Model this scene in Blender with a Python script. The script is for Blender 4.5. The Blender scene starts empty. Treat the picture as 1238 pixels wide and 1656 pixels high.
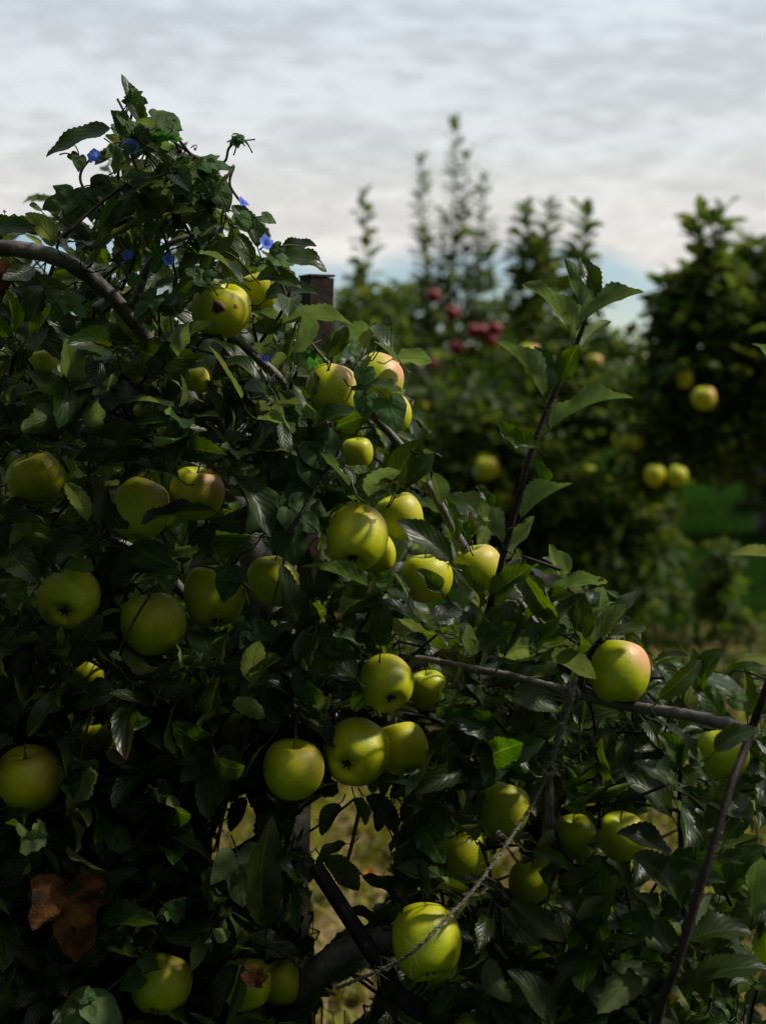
import bpy, math, random
import numpy as np
from mathutils import Vector, Matrix
from mathutils.bvhtree import BVHTree

random.seed(7); rng = np.random.default_rng(11)
R = math.radians
sc = bpy.context.scene

# ------------------------------------------------------------------ camera
W0, H0, F0 = 1238.0, 1656.0, 2300.0
PITCH = R(5.7)
CAM = np.array([0.0, 0.0, 1.5])
FWD = np.array([0, math.cos(PITCH), -math.sin(PITCH)])
UPV = np.array([0, math.sin(PITCH), math.cos(PITCH)])
RGT = np.array([1.0, 0, 0])
cam_d = bpy.data.cameras.new('camera'); cam = bpy.data.objects.new('camera', cam_d)
sc.collection.objects.link(cam); sc.camera = cam
cam.location = CAM; cam.rotation_euler = (R(90) - PITCH, 0, 0)
cam_d.sensor_fit = 'VERTICAL'; cam_d.sensor_height = 36.0; cam_d.sensor_width = 27.0
cam_d.lens = 50.0; cam_d.clip_start = 0.05; cam_d.clip_end = 5000
cam_d.dof.use_dof = True; cam_d.dof.focus_distance = 1.84; cam_d.dof.aperture_fstop = 3.2
cam_d.dof.aperture_blades = 9

# ------------------------------------------------------------------ world, sun, exposure
SUN = np.array([0.66, 0.05, 0.75]); SUN /= np.linalg.norm(SUN)
SUN_EL = math.asin(SUN[2]); SUN_AZ = math.atan2(SUN[0], SUN[1])
w = bpy.data.worlds.new('World'); sc.world = w; w.use_nodes = True


class NT:
    """short-hand node builder"""
    def __init__(s, tree): s.t = tree; tree.nodes.clear()
    def n(s, typ, ins=None, **kw):
        nd = s.t.nodes.new(typ)
        for k, v in kw.items(): setattr(nd, k, v)
        for k, v in (ins or {}).items(): s.set(nd.inputs[k], v)
        return nd
    def set(s, sock, v):
        if isinstance(v, bpy.types.NodeSocket): s.t.links.new(v, sock)
        elif isinstance(v, bpy.types.Node): s.t.links.new(v.outputs[0], sock)
        else:
            if isinstance(v, (tuple, list)) and len(v) == 3 and sock.type == 'RGBA': v = (*v, 1)
            sock.default_value = v
    def m(s, op, a, b=None, c=None, clamp=False):
        nd = s.n('ShaderNodeMath', operation=op, use_clamp=clamp); s.set(nd.inputs[0], a)
        if b is not None: s.set(nd.inputs[1], b)
        if c is not None: s.set(nd.inputs[2], c)
        return nd.outputs[0]
    def vm(s, op, a, b=None):
        nd = s.n('ShaderNodeVectorMath', operation=op); s.set(nd.inputs[0], a)
        if b is not None: s.set(nd.inputs[1], b)
        return nd.outputs['Value'] if op in ('DOT_PRODUCT', 'LENGTH') else nd.outputs[0]
    def mix(s, f, a, b):
        nd = s.n('ShaderNodeMix', data_type='RGBA'); s.set(nd.inputs[0], f); s.set(nd.inputs[6], a); s.set(nd.inputs[7], b)
        return nd.outputs[2]
    def ramp(s, v, lo, hi, a=0.0, b=1.0):
        nd = s.n('ShaderNodeMapRange', {0: v, 1: lo, 2: hi, 3: a, 4: b}, interpolation_type='SMOOTHSTEP'); return nd.outputs[0]
    def noise(s, vec, scale, detail=3, rough=0.55):
        nd = s.n('ShaderNodeTexNoise', {'Scale': scale, 'Detail': detail, 'Roughness': rough})
        if vec is not None: s.set(nd.inputs['Vector'], vec)
        return nd.outputs['Fac']


N = NT(w.node_tree)
sky = N.n('ShaderNodeTexSky', sky_type='NISHITA', sun_disc=False, sun_elevation=SUN_EL, sun_rotation=SUN_AZ, air_density=1.0, dust_density=0.2, ozone_density=1.8, altitude=1200)
gen = N.n('ShaderNodeTexCoord').outputs['Generated']
sep = N.n('ShaderNodeSeparateXYZ', {0: gen})
zc = N.m('MAXIMUM', sep.outputs[2], 0.0)
den = N.m('ADD', zc, 0.11)
cvec = N.n('ShaderNodeCombineXYZ', {0: N.m('DIVIDE', sep.outputs[0], den), 1: N.m('DIVIDE', sep.outputs[1], den), 2: 0.3})
big = N.noise(cvec.outputs[0], 1.9, 4, 0.55)
cv2 = N.n('ShaderNodeMapping', {'Vector': cvec.outputs[0], 'Scale': (1.0, 1.25, 1.0), 'Rotation': (0, 0, 0.25), 'Location': (3.1, 1.7, 0)})
small = N.noise(cv2.outputs[0], 12.0, 5, 0.5)
dens = N.m('ADD', N.m('MULTIPLY', big, 0.48), N.m('MULTIPLY', small, 0.52))
bright = N.ramp(dens, 0.40, 0.60, 0.86, 1.10)
toward = N.ramp(N.vm('DOT_PRODUCT', gen, (0.36, 0.68, 0.64)), -0.20, 0.62, 0.06, 1.06)
low = N.ramp(sep.outputs[2], 0.04, 0.20, 1.10, 1.0)
cb = N.m('MULTIPLY', N.m('MULTIPLY', bright, toward), N.m('MULTIPLY', low, 7.2))
warm = N.ramp(sep.outputs[2], 0.05, 0.25)
ccol = N.mix(warm, (1.0, 0.965, 0.91), (0.885, 0.97, 1.045))
cl = N.n('ShaderNodeVectorMath', {0: ccol}, operation='SCALE'); N.set(cl.inputs['Scale'], cb)
edge = N.m('ADD', sep.outputs[2], N.m('MULTIPLY', N.m('SUBTRACT', N.noise(gen, 5.0, 4), 0.5), 0.06)); edge = N.m('ADD', edge, N.ramp(sep.outputs[0], 0.13, 0.24, 0.0, 0.045))
cover = N.ramp(edge, 0.072, 0.096)
bg = N.n('ShaderNodeBackground', {'Color': N.mix(cover, sky.outputs[0], cl.outputs[0]), 'Strength': 0.1})
N.n('ShaderNodeOutputWorld', {0: bg.outputs[0]})

sun_d = bpy.data.lights.new('sun', 'SUN'); sun = bpy.data.objects.new('sun', sun_d); sc.collection.objects.link(sun)
sun_d.energy = 4.2; sun_d.angle = R(5); sun_d.color = (1.0, 0.94, 0.82)
sun.rotation_euler = Vector(SUN).to_track_quat('Z', 'Y').to_euler(); sun.location = (4, 2, 6)

sc.view_settings.view_transform = 'Standard'; sc.view_settings.look = 'None'
sc.view_settings.exposure = 0.0; sc.view_settings.gamma = 1.0
sc.render.engine = 'CYCLES'
sc.cycles.use_denoising = True
sc.cycles.max_bounces = 7; sc.cycles.diffuse_bounces = 3; sc.cycles.glossy_bounces = 2
sc.cycles.transmission_bounces = 4; sc.cycles.transparent_max_bounces = 4
sc.cycles.caustics_reflective = False; sc.cycles.caustics_refractive = False
sc.cycles.sample_clamp_indirect = 4.0


# ------------------------------------------------------------------ helpers
def P(px, py, d):
    """pixel of the 1238x1656 photograph + distance along the view axis -> world point"""
    px, py, d = np.broadcast_arrays(np.asarray(px, float), np.asarray(py, float), np.asarray(d, float))
    return CAM + d[..., None] * (FWD + ((px - 619) / F0)[..., None] * RGT + ((828 - py) / F0)[..., None] * UPV)


def proj(p):
    v = p - CAM; d = v @ FWD
    return 619 + F0 * (v @ RGT) / d, 828 - F0 * (v @ UPV) / d, d


def unit(v): return v / np.maximum(np.linalg.norm(v, axis=-1, keepdims=True), 1e-9)


def inpoly(x, y, poly):
    x = np.asarray(x); y = np.asarray(y); r = np.zeros(x.shape, bool); n = len(poly)
    for i in range(n):
        x0, y0 = poly[i]; x1, y1 = poly[(i + 1) % n]
        if y0 == y1: continue
        c = ((y0 > y) != (y1 > y)) & (x < (x1 - x0) * (y - y0) / (y1 - y0) + x0)
        r ^= c
    return r


def link(o, parent=None):
    sc.collection.objects.link(o)
    if parent is not None: o.parent = parent
    return o


def mesh_obj(name, V, Q, mat, parent=None, uv=None, rnd=None, smooth=True, mi=None):
    """quads (or tris as repeated last index) -> one mesh object"""
    V = np.asarray(V, np.float32).reshape(-1, 3); Q = np.asarray(Q, np.int32).reshape(-1, 4)
    q = parent
    while q is not None: V = V - np.array(q.location, np.float32); q = q.parent
    tri = Q[:, 2] == Q[:, 3]
    cnt = np.where(tri, 3, 4).astype(np.int32)
    keep = np.ones(Q.shape, bool); keep[tri, 3] = False
    idx = Q[keep]
    me = bpy.data.meshes.new(name)
    me.vertices.add(len(V)); me.vertices.foreach_set('co', V.ravel())
    me.loops.add(len(idx)); me.loops.foreach_set('vertex_index', idx)
    st = np.concatenate([[0], np.cumsum(cnt)[:-1]]).astype(np.int32)
    me.polygons.add(len(Q)); me.polygons.foreach_set('loop_start', st)
    me.polygons.foreach_set('use_smooth', np.full(len(Q), smooth))
    if uv is not None:
        l = me.uv_layers.new(name='UVMap'); l.data.foreach_set('uv', np.asarray(uv, np.float32)[idx].ravel())
    if rnd is not None:
        l = me.uv_layers.new(name='rnd'); l.data.foreach_set('uv', np.asarray(rnd, np.float32)[idx].ravel())
    for m_ in (mat if isinstance(mat, list) else [mat]): me.materials.append(m_)
    if mi is not None: me.polygons.foreach_set('material_index', np.asarray(mi, np.int32))
    me.update(calc_edges=True); me.validate()
    return link(bpy.data.objects.new(name, me), parent)


def thing(name, loc, label, cat, group=None):
    o = bpy.data.objects.new(name, None); o.location = [float(c) for c in loc]; o.empty_display_size = 0.05
    o['label'] = label; o['category'] = cat
    if group: o['group'] = group
    return link(o)


def tag(o, label, cat, group=None):
    o['label'] = label; o['category'] = cat
    if group: o['group'] = group
    return o


class MB:
    """collects geometry for one mesh object"""
    def __init__(s): s.V = []; s.Q = []; s.U = []; s.Rn = []; s.Mi = []; s.n = 0; s.mi = 0
    def add(s, V, Q, U=None, Rn=None):
        V = np.asarray(V, float).reshape(-1, 3); Q = np.asarray(Q, int).reshape(-1, 4)
        s.V.append(V); s.Q.append(Q + s.n); s.n += len(V); s.Mi.append(np.full(len(Q), s.mi))
        s.U.append(np.zeros((len(V), 2)) + .5 if U is None else U)
        s.Rn.append(np.zeros((len(V), 2)) + .5 if Rn is None else Rn)
        return s
    def build(s, name, mat, parent=None, smooth=True):
        if not s.V: return None
        return mesh_obj(name, np.concatenate(s.V), np.concatenate(s.Q), mat, parent, np.concatenate(s.U), np.concatenate(s.Rn), smooth, np.concatenate(s.Mi))
    def join(s, o, mi):
        for V, Q, U, Rn in zip(o.V, o.Q, o.U, o.Rn):
            k = len(V); s.V.append(V); s.U.append(U); s.Rn.append(Rn)
        off = s.n
        for Q in o.Q: s.Q.append(Q + off); s.Mi.append(np.full(len(Q), mi))
        s.n += o.n; return s
    def tube(s, pts, rad, seg=8, step=None, rough=0.0, cap=True, sub=6):
        pts = np.asarray(pts, float); rad = np.asarray(rad, float) * np.ones(len(pts))
        if len(pts) > 2 and sub > 1:                       # Catmull-Rom
            pp = np.vstack([2 * pts[0] - pts[1], pts, 2 * pts[-1] - pts[-2]]); rr = np.concatenate([[rad[0]], rad, [rad[-1]]])
            o, ro = [], []
            for i in range(1, len(pp) - 2):
                for t in np.linspace(0, 1, sub, endpoint=False):
                    a, b, c, d = pp[i - 1:i + 3]
                    o.append(.5 * ((2 * b) + (c - a) * t + (2 * a - 5 * b + 4 * c - d) * t * t + (3 * b - a - 3 * c + d) * t ** 3))
                    ro.append(rr[i] * (1 - t) + rr[i + 1] * t)
            o.append(pts[-1]); ro.append(rad[-1]); pts = np.array(o); rad = np.array(ro)
        n = len(pts); T = unit(np.gradient(pts, axis=0))
        a = np.array([0, 0, 1.0]) if abs(T[0][2]) < .8 else np.array([1.0, 0, 0])
        U = unit(np.cross(T[0], a)); V = []
        ang = np.linspace(0, 2 * np.pi, seg, endpoint=False)
        for i in range(n):
            U = unit(U - T[i] * (U @ T[i])); B = np.cross(T[i], U)
            r = rad[i] * (1 + (rough * rng.standard_normal(seg) if rough else 0))
            V.append(pts[i] + (np.cos(ang) * r)[:, None] * U + (np.sin(ang) * r)[:, None] * B)
        V = np.concatenate(V); i, j = np.meshgrid(np.arange(n - 1), np.arange(seg), indexing='ij'); j2 = (j + 1) % seg
        Q = np.stack([i * seg + j, i * seg + j2, (i + 1) * seg + j2, (i + 1) * seg + j], -1).reshape(-1, 4)
        if cap:
            V = np.vstack([V, pts[:1] - T[0] * rad[0] * .4, pts[-1:] + T[-1] * rad[-1] * .4]); k = len(V); jj = np.arange(seg); j2 = (jj + 1) % seg
            Q = np.vstack([Q, np.stack([jj * 0 + k - 2, j2, jj, jj], -1), np.stack([jj * 0 + k - 1, (n - 1) * seg + jj, (n - 1) * seg + j2, (n - 1) * seg + j2], -1)])
        return s.add(V, Q)


# ------------------------------------------------------------------ materials
def mat(name):
    m = bpy.data.materials.new(name); m.use_nodes = True
    return m, NT(m.node_tree)


def leaf_mat(name, front, back, vein, rough, transl, spots=True, bumps=0.40, nveins=7.0, spec=0.30):
    m, N = mat(name)
    uv = N.n('ShaderNodeSeparateXYZ', {0: N.n('ShaderNodeUVMap', uv_map='UVMap').outputs[0]})
    rn = N.n('ShaderNodeSeparateXYZ', {0: N.n('ShaderNodeUVMap', uv_map='rnd').outputs[0]})
    obj = N.n('ShaderNodeTexCoord').outputs['Object']
    au = N.m('ABSOLUTE', N.m('SUBTRACT', N.m('MULTIPLY', uv.outputs[0], 2.0), 1.0))
    n0 = N.noise(obj, 30.0, 2)
    ph = N.m('ADD', N.m('SUBTRACT', N.m('MULTIPLY', N.m('POWER', uv.outputs[1], 0.85), nveins), N.m('MULTIPLY', au, 2.6)), N.m('MULTIPLY_ADD', n0, 1.1, N.m('MULTIPLY', rn.outputs[1], 3.0)))
    tri = N.m('ABSOLUTE', N.m('SUBTRACT', N.m('FRACT', ph), 0.5))          # 0 at the middle of a field, .5 on a vein
    sv = N.m('MULTIPLY', N.ramp(tri, 0.42, 0.5), N.ramp(au, 1.0, 0.7))
    mid = N.ramp(au, 0.10, 0.03)
    veins = N.m('MAXIMUM', N.m('MULTIPLY', sv, 0.55), mid)
    n1 = N.noise(obj, 45.0, 4); n2 = N.noise(obj, 11.0, 2)
    val = N.m('MULTIPLY', N.ramp(n1, 0.3, 0.7, 0.75, 1.25), N.m('MULTIPLY_ADD', rn.outputs[0], 0.9, 0.55))
    hue = N.m('MULTIPLY_ADD', rn.outputs[1], -0.055, 0.528)
    geo = N.n('ShaderNodeNewGeometry')
    base = N.mix(geo.outputs['Backfacing'], front, back)
    base = N.mix(N.m('MULTIPLY', veins, 0.55), base, vein)
    hsv = N.n('ShaderNodeHueSaturation', {'Hue': hue, 'Saturation': 1.0, 'Value': val, 'Color': base})
    col = hsv.outputs[0]
    if spots:
        blot = N.m('MULTIPLY', N.ramp(N.noise(obj, 70.0, 3), 0.66, 0.72), N.ramp(rn.outputs[0], 0.3, 0.75))
        col = N.mix(blot, col, (0.055, 0.030, 0.010))
        tipb = N.m('MULTIPLY', N.ramp(N.m('ADD', uv.outputs[1], N.m('MULTIPLY', N.m('SUBTRACT', n1, 0.5), 0.5)), 0.86, 0.95), N.ramp(rn.outputs[1], 0.82, 0.9))
        col = N.mix(tipb, col, (0.08, 0.040, 0.012))
    h = N.m('ADD', N.m('MULTIPLY', tri, -0.8), N.m('MULTIPLY', mid, -1.0)); h = N.m('ADD', h, N.m('MULTIPLY', n1, 0.7))
    bump = N.n('ShaderNodeBump', {'Strength': bumps, 'Distance': 0.0016, 'Height': h})
    rr = N.m('ADD', N.m('MULTIPLY', geo.outputs['Backfacing'], 0.22), N.m('MULTIPLY_ADD', n2, 0.2, rough - 0.1))
    pb = N.n('ShaderNodeBsdfPrincipled', {'Base Color': col, 'Roughness': rr, 'Specular IOR Level': spec, 'Normal': bump.outputs[0]})
    tv = N.m('MULTIPLY_ADD', geo.outputs['Backfacing'], -3.4, 5.4)
    tc = N.n('ShaderNodeHueSaturation', {'Hue': 0.485, 'Saturation': 1.1, 'Value': tv, 'Color': col})
    tr = N.n('ShaderNodeBsdfTranslucent', {'Color': tc.outputs[0], 'Normal': bump.outputs[0]})
    mx = N.n('ShaderNodeMixShader', {0: transl, 1: pb.outputs[0], 2: tr.outputs[0]})
    N.n('ShaderNodeOutputMaterial', {0: mx.outputs[0]})
    return m


M_leaf = leaf_mat('apple_leaf', (0.016, 0.031, 0.0025), (0.088, 0.120, 0.034), (0.055, 0.078, 0.014), 0.38, 0.32)
M_vine = leaf_mat('vine_leaf', (0.015, 0.040, 0.007), (0.05, 0.09, 0.024), (0.05, 0.085, 0.022), 0.5, 0.28, nveins=4.0, spec=0.25)
M_far = leaf_mat('orchard_leaf', (0.030, 0.056, 0.005), (0.085, 0.12, 0.022), (0.08, 0.10, 0.015), 0.55, 0.33, spots=False, bumps=0.2, spec=0.18)


def bark_mat(name, a, b, scale=30.0, rough=0.75, bump=0.6):
    m, N = mat(name); obj = N.n('ShaderNodeTexCoord').outputs['Object']
    n1 = N.noise(obj, scale, 6, 0.65); n2 = N.noise(obj, scale * 5, 4)
    vo = N.n('ShaderNodeTexVoronoi', {'Vector': obj, 'Scale': scale * 6})
    dots = N.m('MULTIPLY', N.ramp(vo.outputs['Distance'], 0.28, 0.18), N.ramp(n1, 0.5, 0.6))
    col = N.mix(N.ramp(n1, 0.3, 0.7), a, b); col = N.mix(N.m('MULTIPLY', dots, 0.6), col, tuple(min(1, c * 1.9) for c in b))
    h = N.m('ADD', N.m('MULTIPLY', n1, 0.6), N.m('MULTIPLY', n2, 0.5))
    bp = N.n('ShaderNodeBump', {'Strength': bump, 'Distance': 0.004, 'Height': h})
    pb = N.n('ShaderNodeBsdfPrincipled', {'Base Color': col, 'Roughness': rough, 'Specular IOR Level': 0.4 if rough < .6 else 0.2, 'Normal': bp.outputs[0]})
    N.n('ShaderNodeOutputMaterial', {0: pb.outputs[0]})
    return m


M_bark = bark_mat('apple_bark', (0.055, 0.045, 0.040), (0.16, 0.14, 0.135), 28, 0.5)
M_twig = bark_mat('young_bark', (0.014, 0.009, 0.008), (0.038, 0.025, 0.021), 60, 0.65)
M_green_twig = bark_mat('green_stem', (0.06, 0.085, 0.02), (0.09, 0.10, 0.035), 60, 0.5)
M_vstem = bark_mat('vine_stem', (0.06, 0.06, 0.025), (0.10, 0.075, 0.04), 60, 0.6)
M_stalk = bark_mat('apple_stalk', (0.10, 0.075, 0.02), (0.17, 0.13, 0.04), 3.0, 0.7, 0.2)
M_calyx = bark_mat('dried_calyx', (0.025, 0.018, 0.010), (0.07, 0.05, 0.03), 6.0, 0.9, 0.2)
M_post = bark_mat('rusty_steel', (0.020, 0.012, 0.011), (0.050, 0.030, 0.027), 40, 0.6, 0.4)
M_stake = bark_mat('dark_iron', (0.004, 0.004, 0.004), (0.010, 0.009, 0.009), 40, 0.7, 0.3)
M_twine = bark_mat('jute_twine', (0.11, 0.10, 0.08), (0.25, 0.225, 0.18), 90, 0.95, 0.4)


def apple_mat(name, g1, g2, blush_c, sat=1.0):
    m, N = mat(name); obj = N.n('ShaderNodeTexCoord').outputs['Object']
    inf = N.n('ShaderNodeObjectInfo').outputs['Random']
    bl = N.n('ShaderNodeAttribute', attribute_type='OBJECT', attribute_name='blush').outputs['Fac']
    n1 = N.noise(obj, 1.3, 3); n2 = N.noise(obj, 7.0, 4, 0.6); n3 = N.noise(obj, 28.0, 3)
    f = N.m('ADD', N.m('MULTIPLY', N.ramp(n1, 0.3, 0.7), 0.6), N.m('MULTIPLY', N.m('ADD', inf, N.m('SUBTRACT', n2, 0.5)), 0.4))
    col = N.mix(f, g1, g2)
    d = N.vm('DOT_PRODUCT', N.vm('NORMALIZE', obj), (0.80, 0.0, 0.60))
    bf = N.m('MULTIPLY', N.ramp(N.m('ADD', d, N.m('MULTIPLY', N.m('SUBTRACT', n2, 0.5), 0.45)), 0.50, 1.02), bl, clamp=True)
    col = N.mix(bf, col, blush_c)
    vo = N.n('ShaderNodeTexVoronoi', {'Vector': obj, 'Scale': 9.0, 'Randomness': 1.0})
    dots = N.m('MULTIPLY', N.ramp(vo.outputs['Distance'], 0.085, 0.045), 0.55)
    col = N.mix(dots, col, (0.30, 0.25, 0.07))
    rus = N.m('MULTIPLY', N.ramp(N.noise(obj, 3.0, 6, 0.7), 0.66, 0.76), 0.45)
    col = N.mix(rus, col, (0.20, 0.13, 0.035))
    bp = N.n('ShaderNodeBump', {'Strength': 0.10, 'Distance': 0.03, 'Height': N.m('ADD', n3, N.m('MULTIPLY', n2, 1.5))})
    pb = N.n('ShaderNodeBsdfPrincipled', {'Base Color': col, 'Roughness': N.ramp(n2, 0.3, 0.7, 0.34, 0.48), 'Specular IOR Level': 0.40, 'Normal': bp.outputs[0],
             'Subsurface Weight': 0.10, 'Subsurface Radius': (0.3, 0.25, 0.08), 'Subsurface Scale': 0.012})
    N.n('ShaderNodeOutputMaterial', {0: pb.outputs[0]})
    return m


M_apple = apple_mat('green_apple_skin', (0.27, 0.36, 0.003), (0.54, 0.52, 0.005), (0.66, 0.30, 0.15))
M_red = apple_mat('red_apple_skin', (0.22, 0.008, 0.010), (0.15, 0.006, 0.010), (0.26, 0.010, 0.012))


def plain(name, col, rough=0.6, transl=0.0, var=0.3, scale=40.0, spec=0.3):
    m, N = mat(name); obj = N.n('ShaderNodeTexCoord').outputs['Object']
    n1 = N.noise(obj, scale, 4)
    c = N.mix(N.ramp(n1, 0.3, 0.7), tuple(x * (1 - var) for x in col), tuple(min(1, x * (1 + var)) for x in col))
    pb = N.n('ShaderNodeBsdfPrincipled', {'Base Color': c, 'Roughness': rough, 'Specular IOR Level': spec}); out = pb.outputs[0]
    if transl:
        tr = N.n('ShaderNodeBsdfTranslucent', {'Color': c}); out = N.n('ShaderNodeMixShader', {0: transl, 1: pb.outputs[0], 2: tr.outputs[0]}).outputs[0]
    N.n('ShaderNodeOutputMaterial', {0: out}); return m


M_petal = plain('blue_petal', (0.16, 0.26, 0.98), 0.6, 0.45, 0.2)
M_throat = plain('white_throat', (0.6, 0.55, 0.7), 0.6, 0.35, 0.15)
M_pink = plain('pink_bud', (0.42, 0.14, 0.26), 0.6, 0.3, 0.3)
M_wither = bark_mat('withered_leaf', (0.020, 0.006, 0.005), (0.13, 0.052, 0.008), 40, 0.85, 1.0)
M_rot = plain('rotten_flesh', (0.055, 0.012, 0.006), 0.6, 0, 0.4, 120)
M_scar = plain('scarred_skin', (0.26, 0.19, 0.04), 0.7, 0, 0.3, 160)
M_grass = plain('grass_blade', (0.016, 0.042, 0.004), 0.8, 0.3, 0.5, 2.0, 0.05)
M_straw = plain('dry_straw', (0.42, 0.34, 0.12), 0.8, 0.15, 0.3, 4.0)
M_weed = plain('weed_leaf', (0.20, 0.20, 0.018), 0.6, 0.4, 0.4, 6.0)
M_orange = plain('orange_petal', (0.75, 0.24, 0.02), 0.6, 0.3, 0.2)


def ground_mat():
    m, N = mat('orchard_floor'); obj = N.n('ShaderNodeTexCoord').outputs['Object']
    s = N.n('ShaderNodeSeparateXYZ', {0: obj})
    n1 = N.noise(obj, 1.1, 5); n2 = N.noise(obj, 24.0, 5, 0.7)
    lush = N.mix(N.ramp(n2, 0.3, 0.7), (0.007, 0.025, 0.003), (0.014, 0.037, 0.005))
    dry = N.mix(N.ramp(n2, 0.3, 0.7), (0.09, 0.068, 0.026), (0.24, 0.165, 0.08))
    f = N.ramp(N.m('ADD', s.outputs[1], N.m('MULTIPLY', N.m('SUBTRACT', n1, 0.5), 2.0)), 5.4, 6.8)
    f = N.m('MAXIMUM', f, N.ramp(s.outputs[1], 2.9, 2.2))   # strip of dry ground under the near rows, grass alley beyond
    bp = N.n('ShaderNodeBump', {'Strength': 0.8, 'Distance': 0.03, 'Height': n2})
    pb = N.n('ShaderNodeBsdfPrincipled', {'Base Color': N.mix(f, dry, lush), 'Roughness': 1.0, 'Specular IOR Level': 0.0, 'Normal': bp.outputs[0]})
    N.n('ShaderNodeOutputMaterial', {0: pb.outputs[0]}); return m


M_ground = ground_mat()

# ------------------------------------------------------------------ the setting
g = mesh_obj('ground', [(-600, -600, 0), (600, -600, 0), (600, 900, 0), (-600, 900, 0)], [(0, 1, 2, 3)], M_ground, smooth=False)
g['kind'] = 'structure'


# ------------------------------------------------------------------ leaves
def frame_arrays(dirv, nrm):
    dirv = unit(dirv); nrm = unit(nrm - dirv * np.sum(nrm * dirv, -1, keepdims=True)); return dirv, nrm, np.cross(nrm, dirv)


def leaves(mb, base, dirv, nrm, L, Wd, bend, fold, wave, rnd, pet=None, NV=16, NU=6, serr=0.07):
    """a batch of serrated, folded and curled leaves; base..tip is the chord"""
    n = len(base)
    if n == 0: return
    arr = lambda v: np.asarray(v, float) * np.ones(n)
    L, Wd, bend, fold, wave = map(arr, (L, Wd, bend, fold, wave))
    dirv, nrm, bn = frame_arrays(dirv, nrm)
    s = np.linspace(0, 1, NV + 1); t = np.linspace(-1, 1, NU + 1)
    b = np.where(np.abs(bend) < 1e-3, 1e-3, bend)[:, None]; c = 2 * np.sin(b / 2) / b
    x = (np.sin(b / 2) - np.sin(b / 2 - b * s)) / b / c; z = (np.cos(b * (.5 - s)) - np.cos(b / 2)) / b / c
    a = b * (.5 - s); n2x, n2z = -np.sin(a), np.cos(a)
    asym = rng.uniform(.42, .55, n)[:, None]
    prof = (s ** 0.62 * (1 - s) ** 0.80); prof = prof / prof.max()
    pw = np.interp(np.linspace(0, 1, NV + 1), np.linspace(0, 1, NV + 1), prof)
    half = Wd[:, None] / 2 * pw + 0.0006
    se = np.where(np.arange(NV + 1) % 2 == 0, serr, -serr) * (pw > .12)
    T = t[None, None, :]; aT = np.abs(T)
    hw = half[:, :, None] * (1 + se[None, :, None] * (aT > .99))
    hw = hw * (1 + 0.16 * (rng.random(n)[:, None, None] - .5) * np.sign(T))
    fo = fold[:, None, None] * (0.6 + 0.4 * aT)
    ph = rng.uniform(0, 6.28, n)[:, None, None]; ph2 = rng.uniform(0, 6.28, n)[:, None, None]
    fq = rng.uniform(1.0, 2.4, n)[:, None, None]
    S = s[None, :, None]
    y = T * hw * np.cos(fo)
    h = aT * hw * np.sin(fo) + wave[:, None, None] * Wd[:, None, None] * aT ** 2 * np.sin(6.28 * fq * S + np.where(T > 0, ph, ph2)) * np.minimum(1, 6 * S * (1 - S))
    tw = (rng.standard_normal(n) * 0.35)[:, None, None] * (S - .4)
    y, h = y * np.cos(tw) - h * np.sin(tw), y * np.sin(tw) + h * np.cos(tw)
    side = (rng.standard_normal(n) * .05)[:, None, None] * S * (1 - S) * 4
    fwdo = (L[:, None] * x)[:, :, None] + n2x[:, :, None] * h
    upo = (L[:, None] * z)[:, :, None] + n2z[:, :, None] * h
    Vv = (base[:, None, None, :] + fwdo[..., None] * dirv[:, None, None, :] + (y + side * L[:, None, None])[..., None] * bn[:, None, None, :] + upo[..., None] * nrm[:, None, None, :])
    k = (NV + 1) * (NU + 1); i, j = np.meshgrid(np.arange(NV), np.arange(NU), indexing='ij')
    q = np.stack([i * (NU + 1) + j, (i + 1) * (NU + 1) + j, (i + 1) * (NU + 1) + j + 1, i * (NU + 1) + j + 1], -1).reshape(-1, 4)
    Q = (q[None] + (np.arange(n) * k)[:, None, None]).reshape(-1, 4)
    uv = np.stack(np.broadcast_arrays(.5 + .5 * t[None, :], s[:, None]), -1).reshape(-1, 2)
    UV = np.tile(uv, (n, 1)); RN = np.repeat(rnd, k, axis=0)
    mb.add(Vv.reshape(-1, 3), Q, UV, RN)
    if pet is not None:                                   # leaf stalks, base -> pet
        pr = 0.0010; d = unit(pet - base); e1 = unit(np.cross(d, nrm) + 1e-6); e2 = np.cross(d, e1)
        mid = (pet + base) / 2 - np.array([0, 0, .004]); ring = []
        for pt, rr in ((base, pr * .9), (mid, pr), (pet, pr * 1.4)):
            for aa in (0, 2.09, 4.19): ring.append(pt + rr * (math.cos(aa) * e1 + math.sin(aa) * e2))
        PV = np.stack(ring, 1).reshape(-1, 3); q = []
        for r_ in range(2):
            for aa in range(3): q.append((r_ * 3 + aa, r_ * 3 + (aa + 1) % 3, r_ * 3 + 3 + (aa + 1) % 3, r_ * 3 + 3 + aa))
        Q = (np.array(q)[None] + (np.arange(n) * 9)[:, None, None]).reshape(-1, 4)
        U = np.tile(np.array([[.5, .5]]), (len(PV), 1)); mb.add(PV, Q, U, np.repeat(rnd, 9, axis=0))


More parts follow.
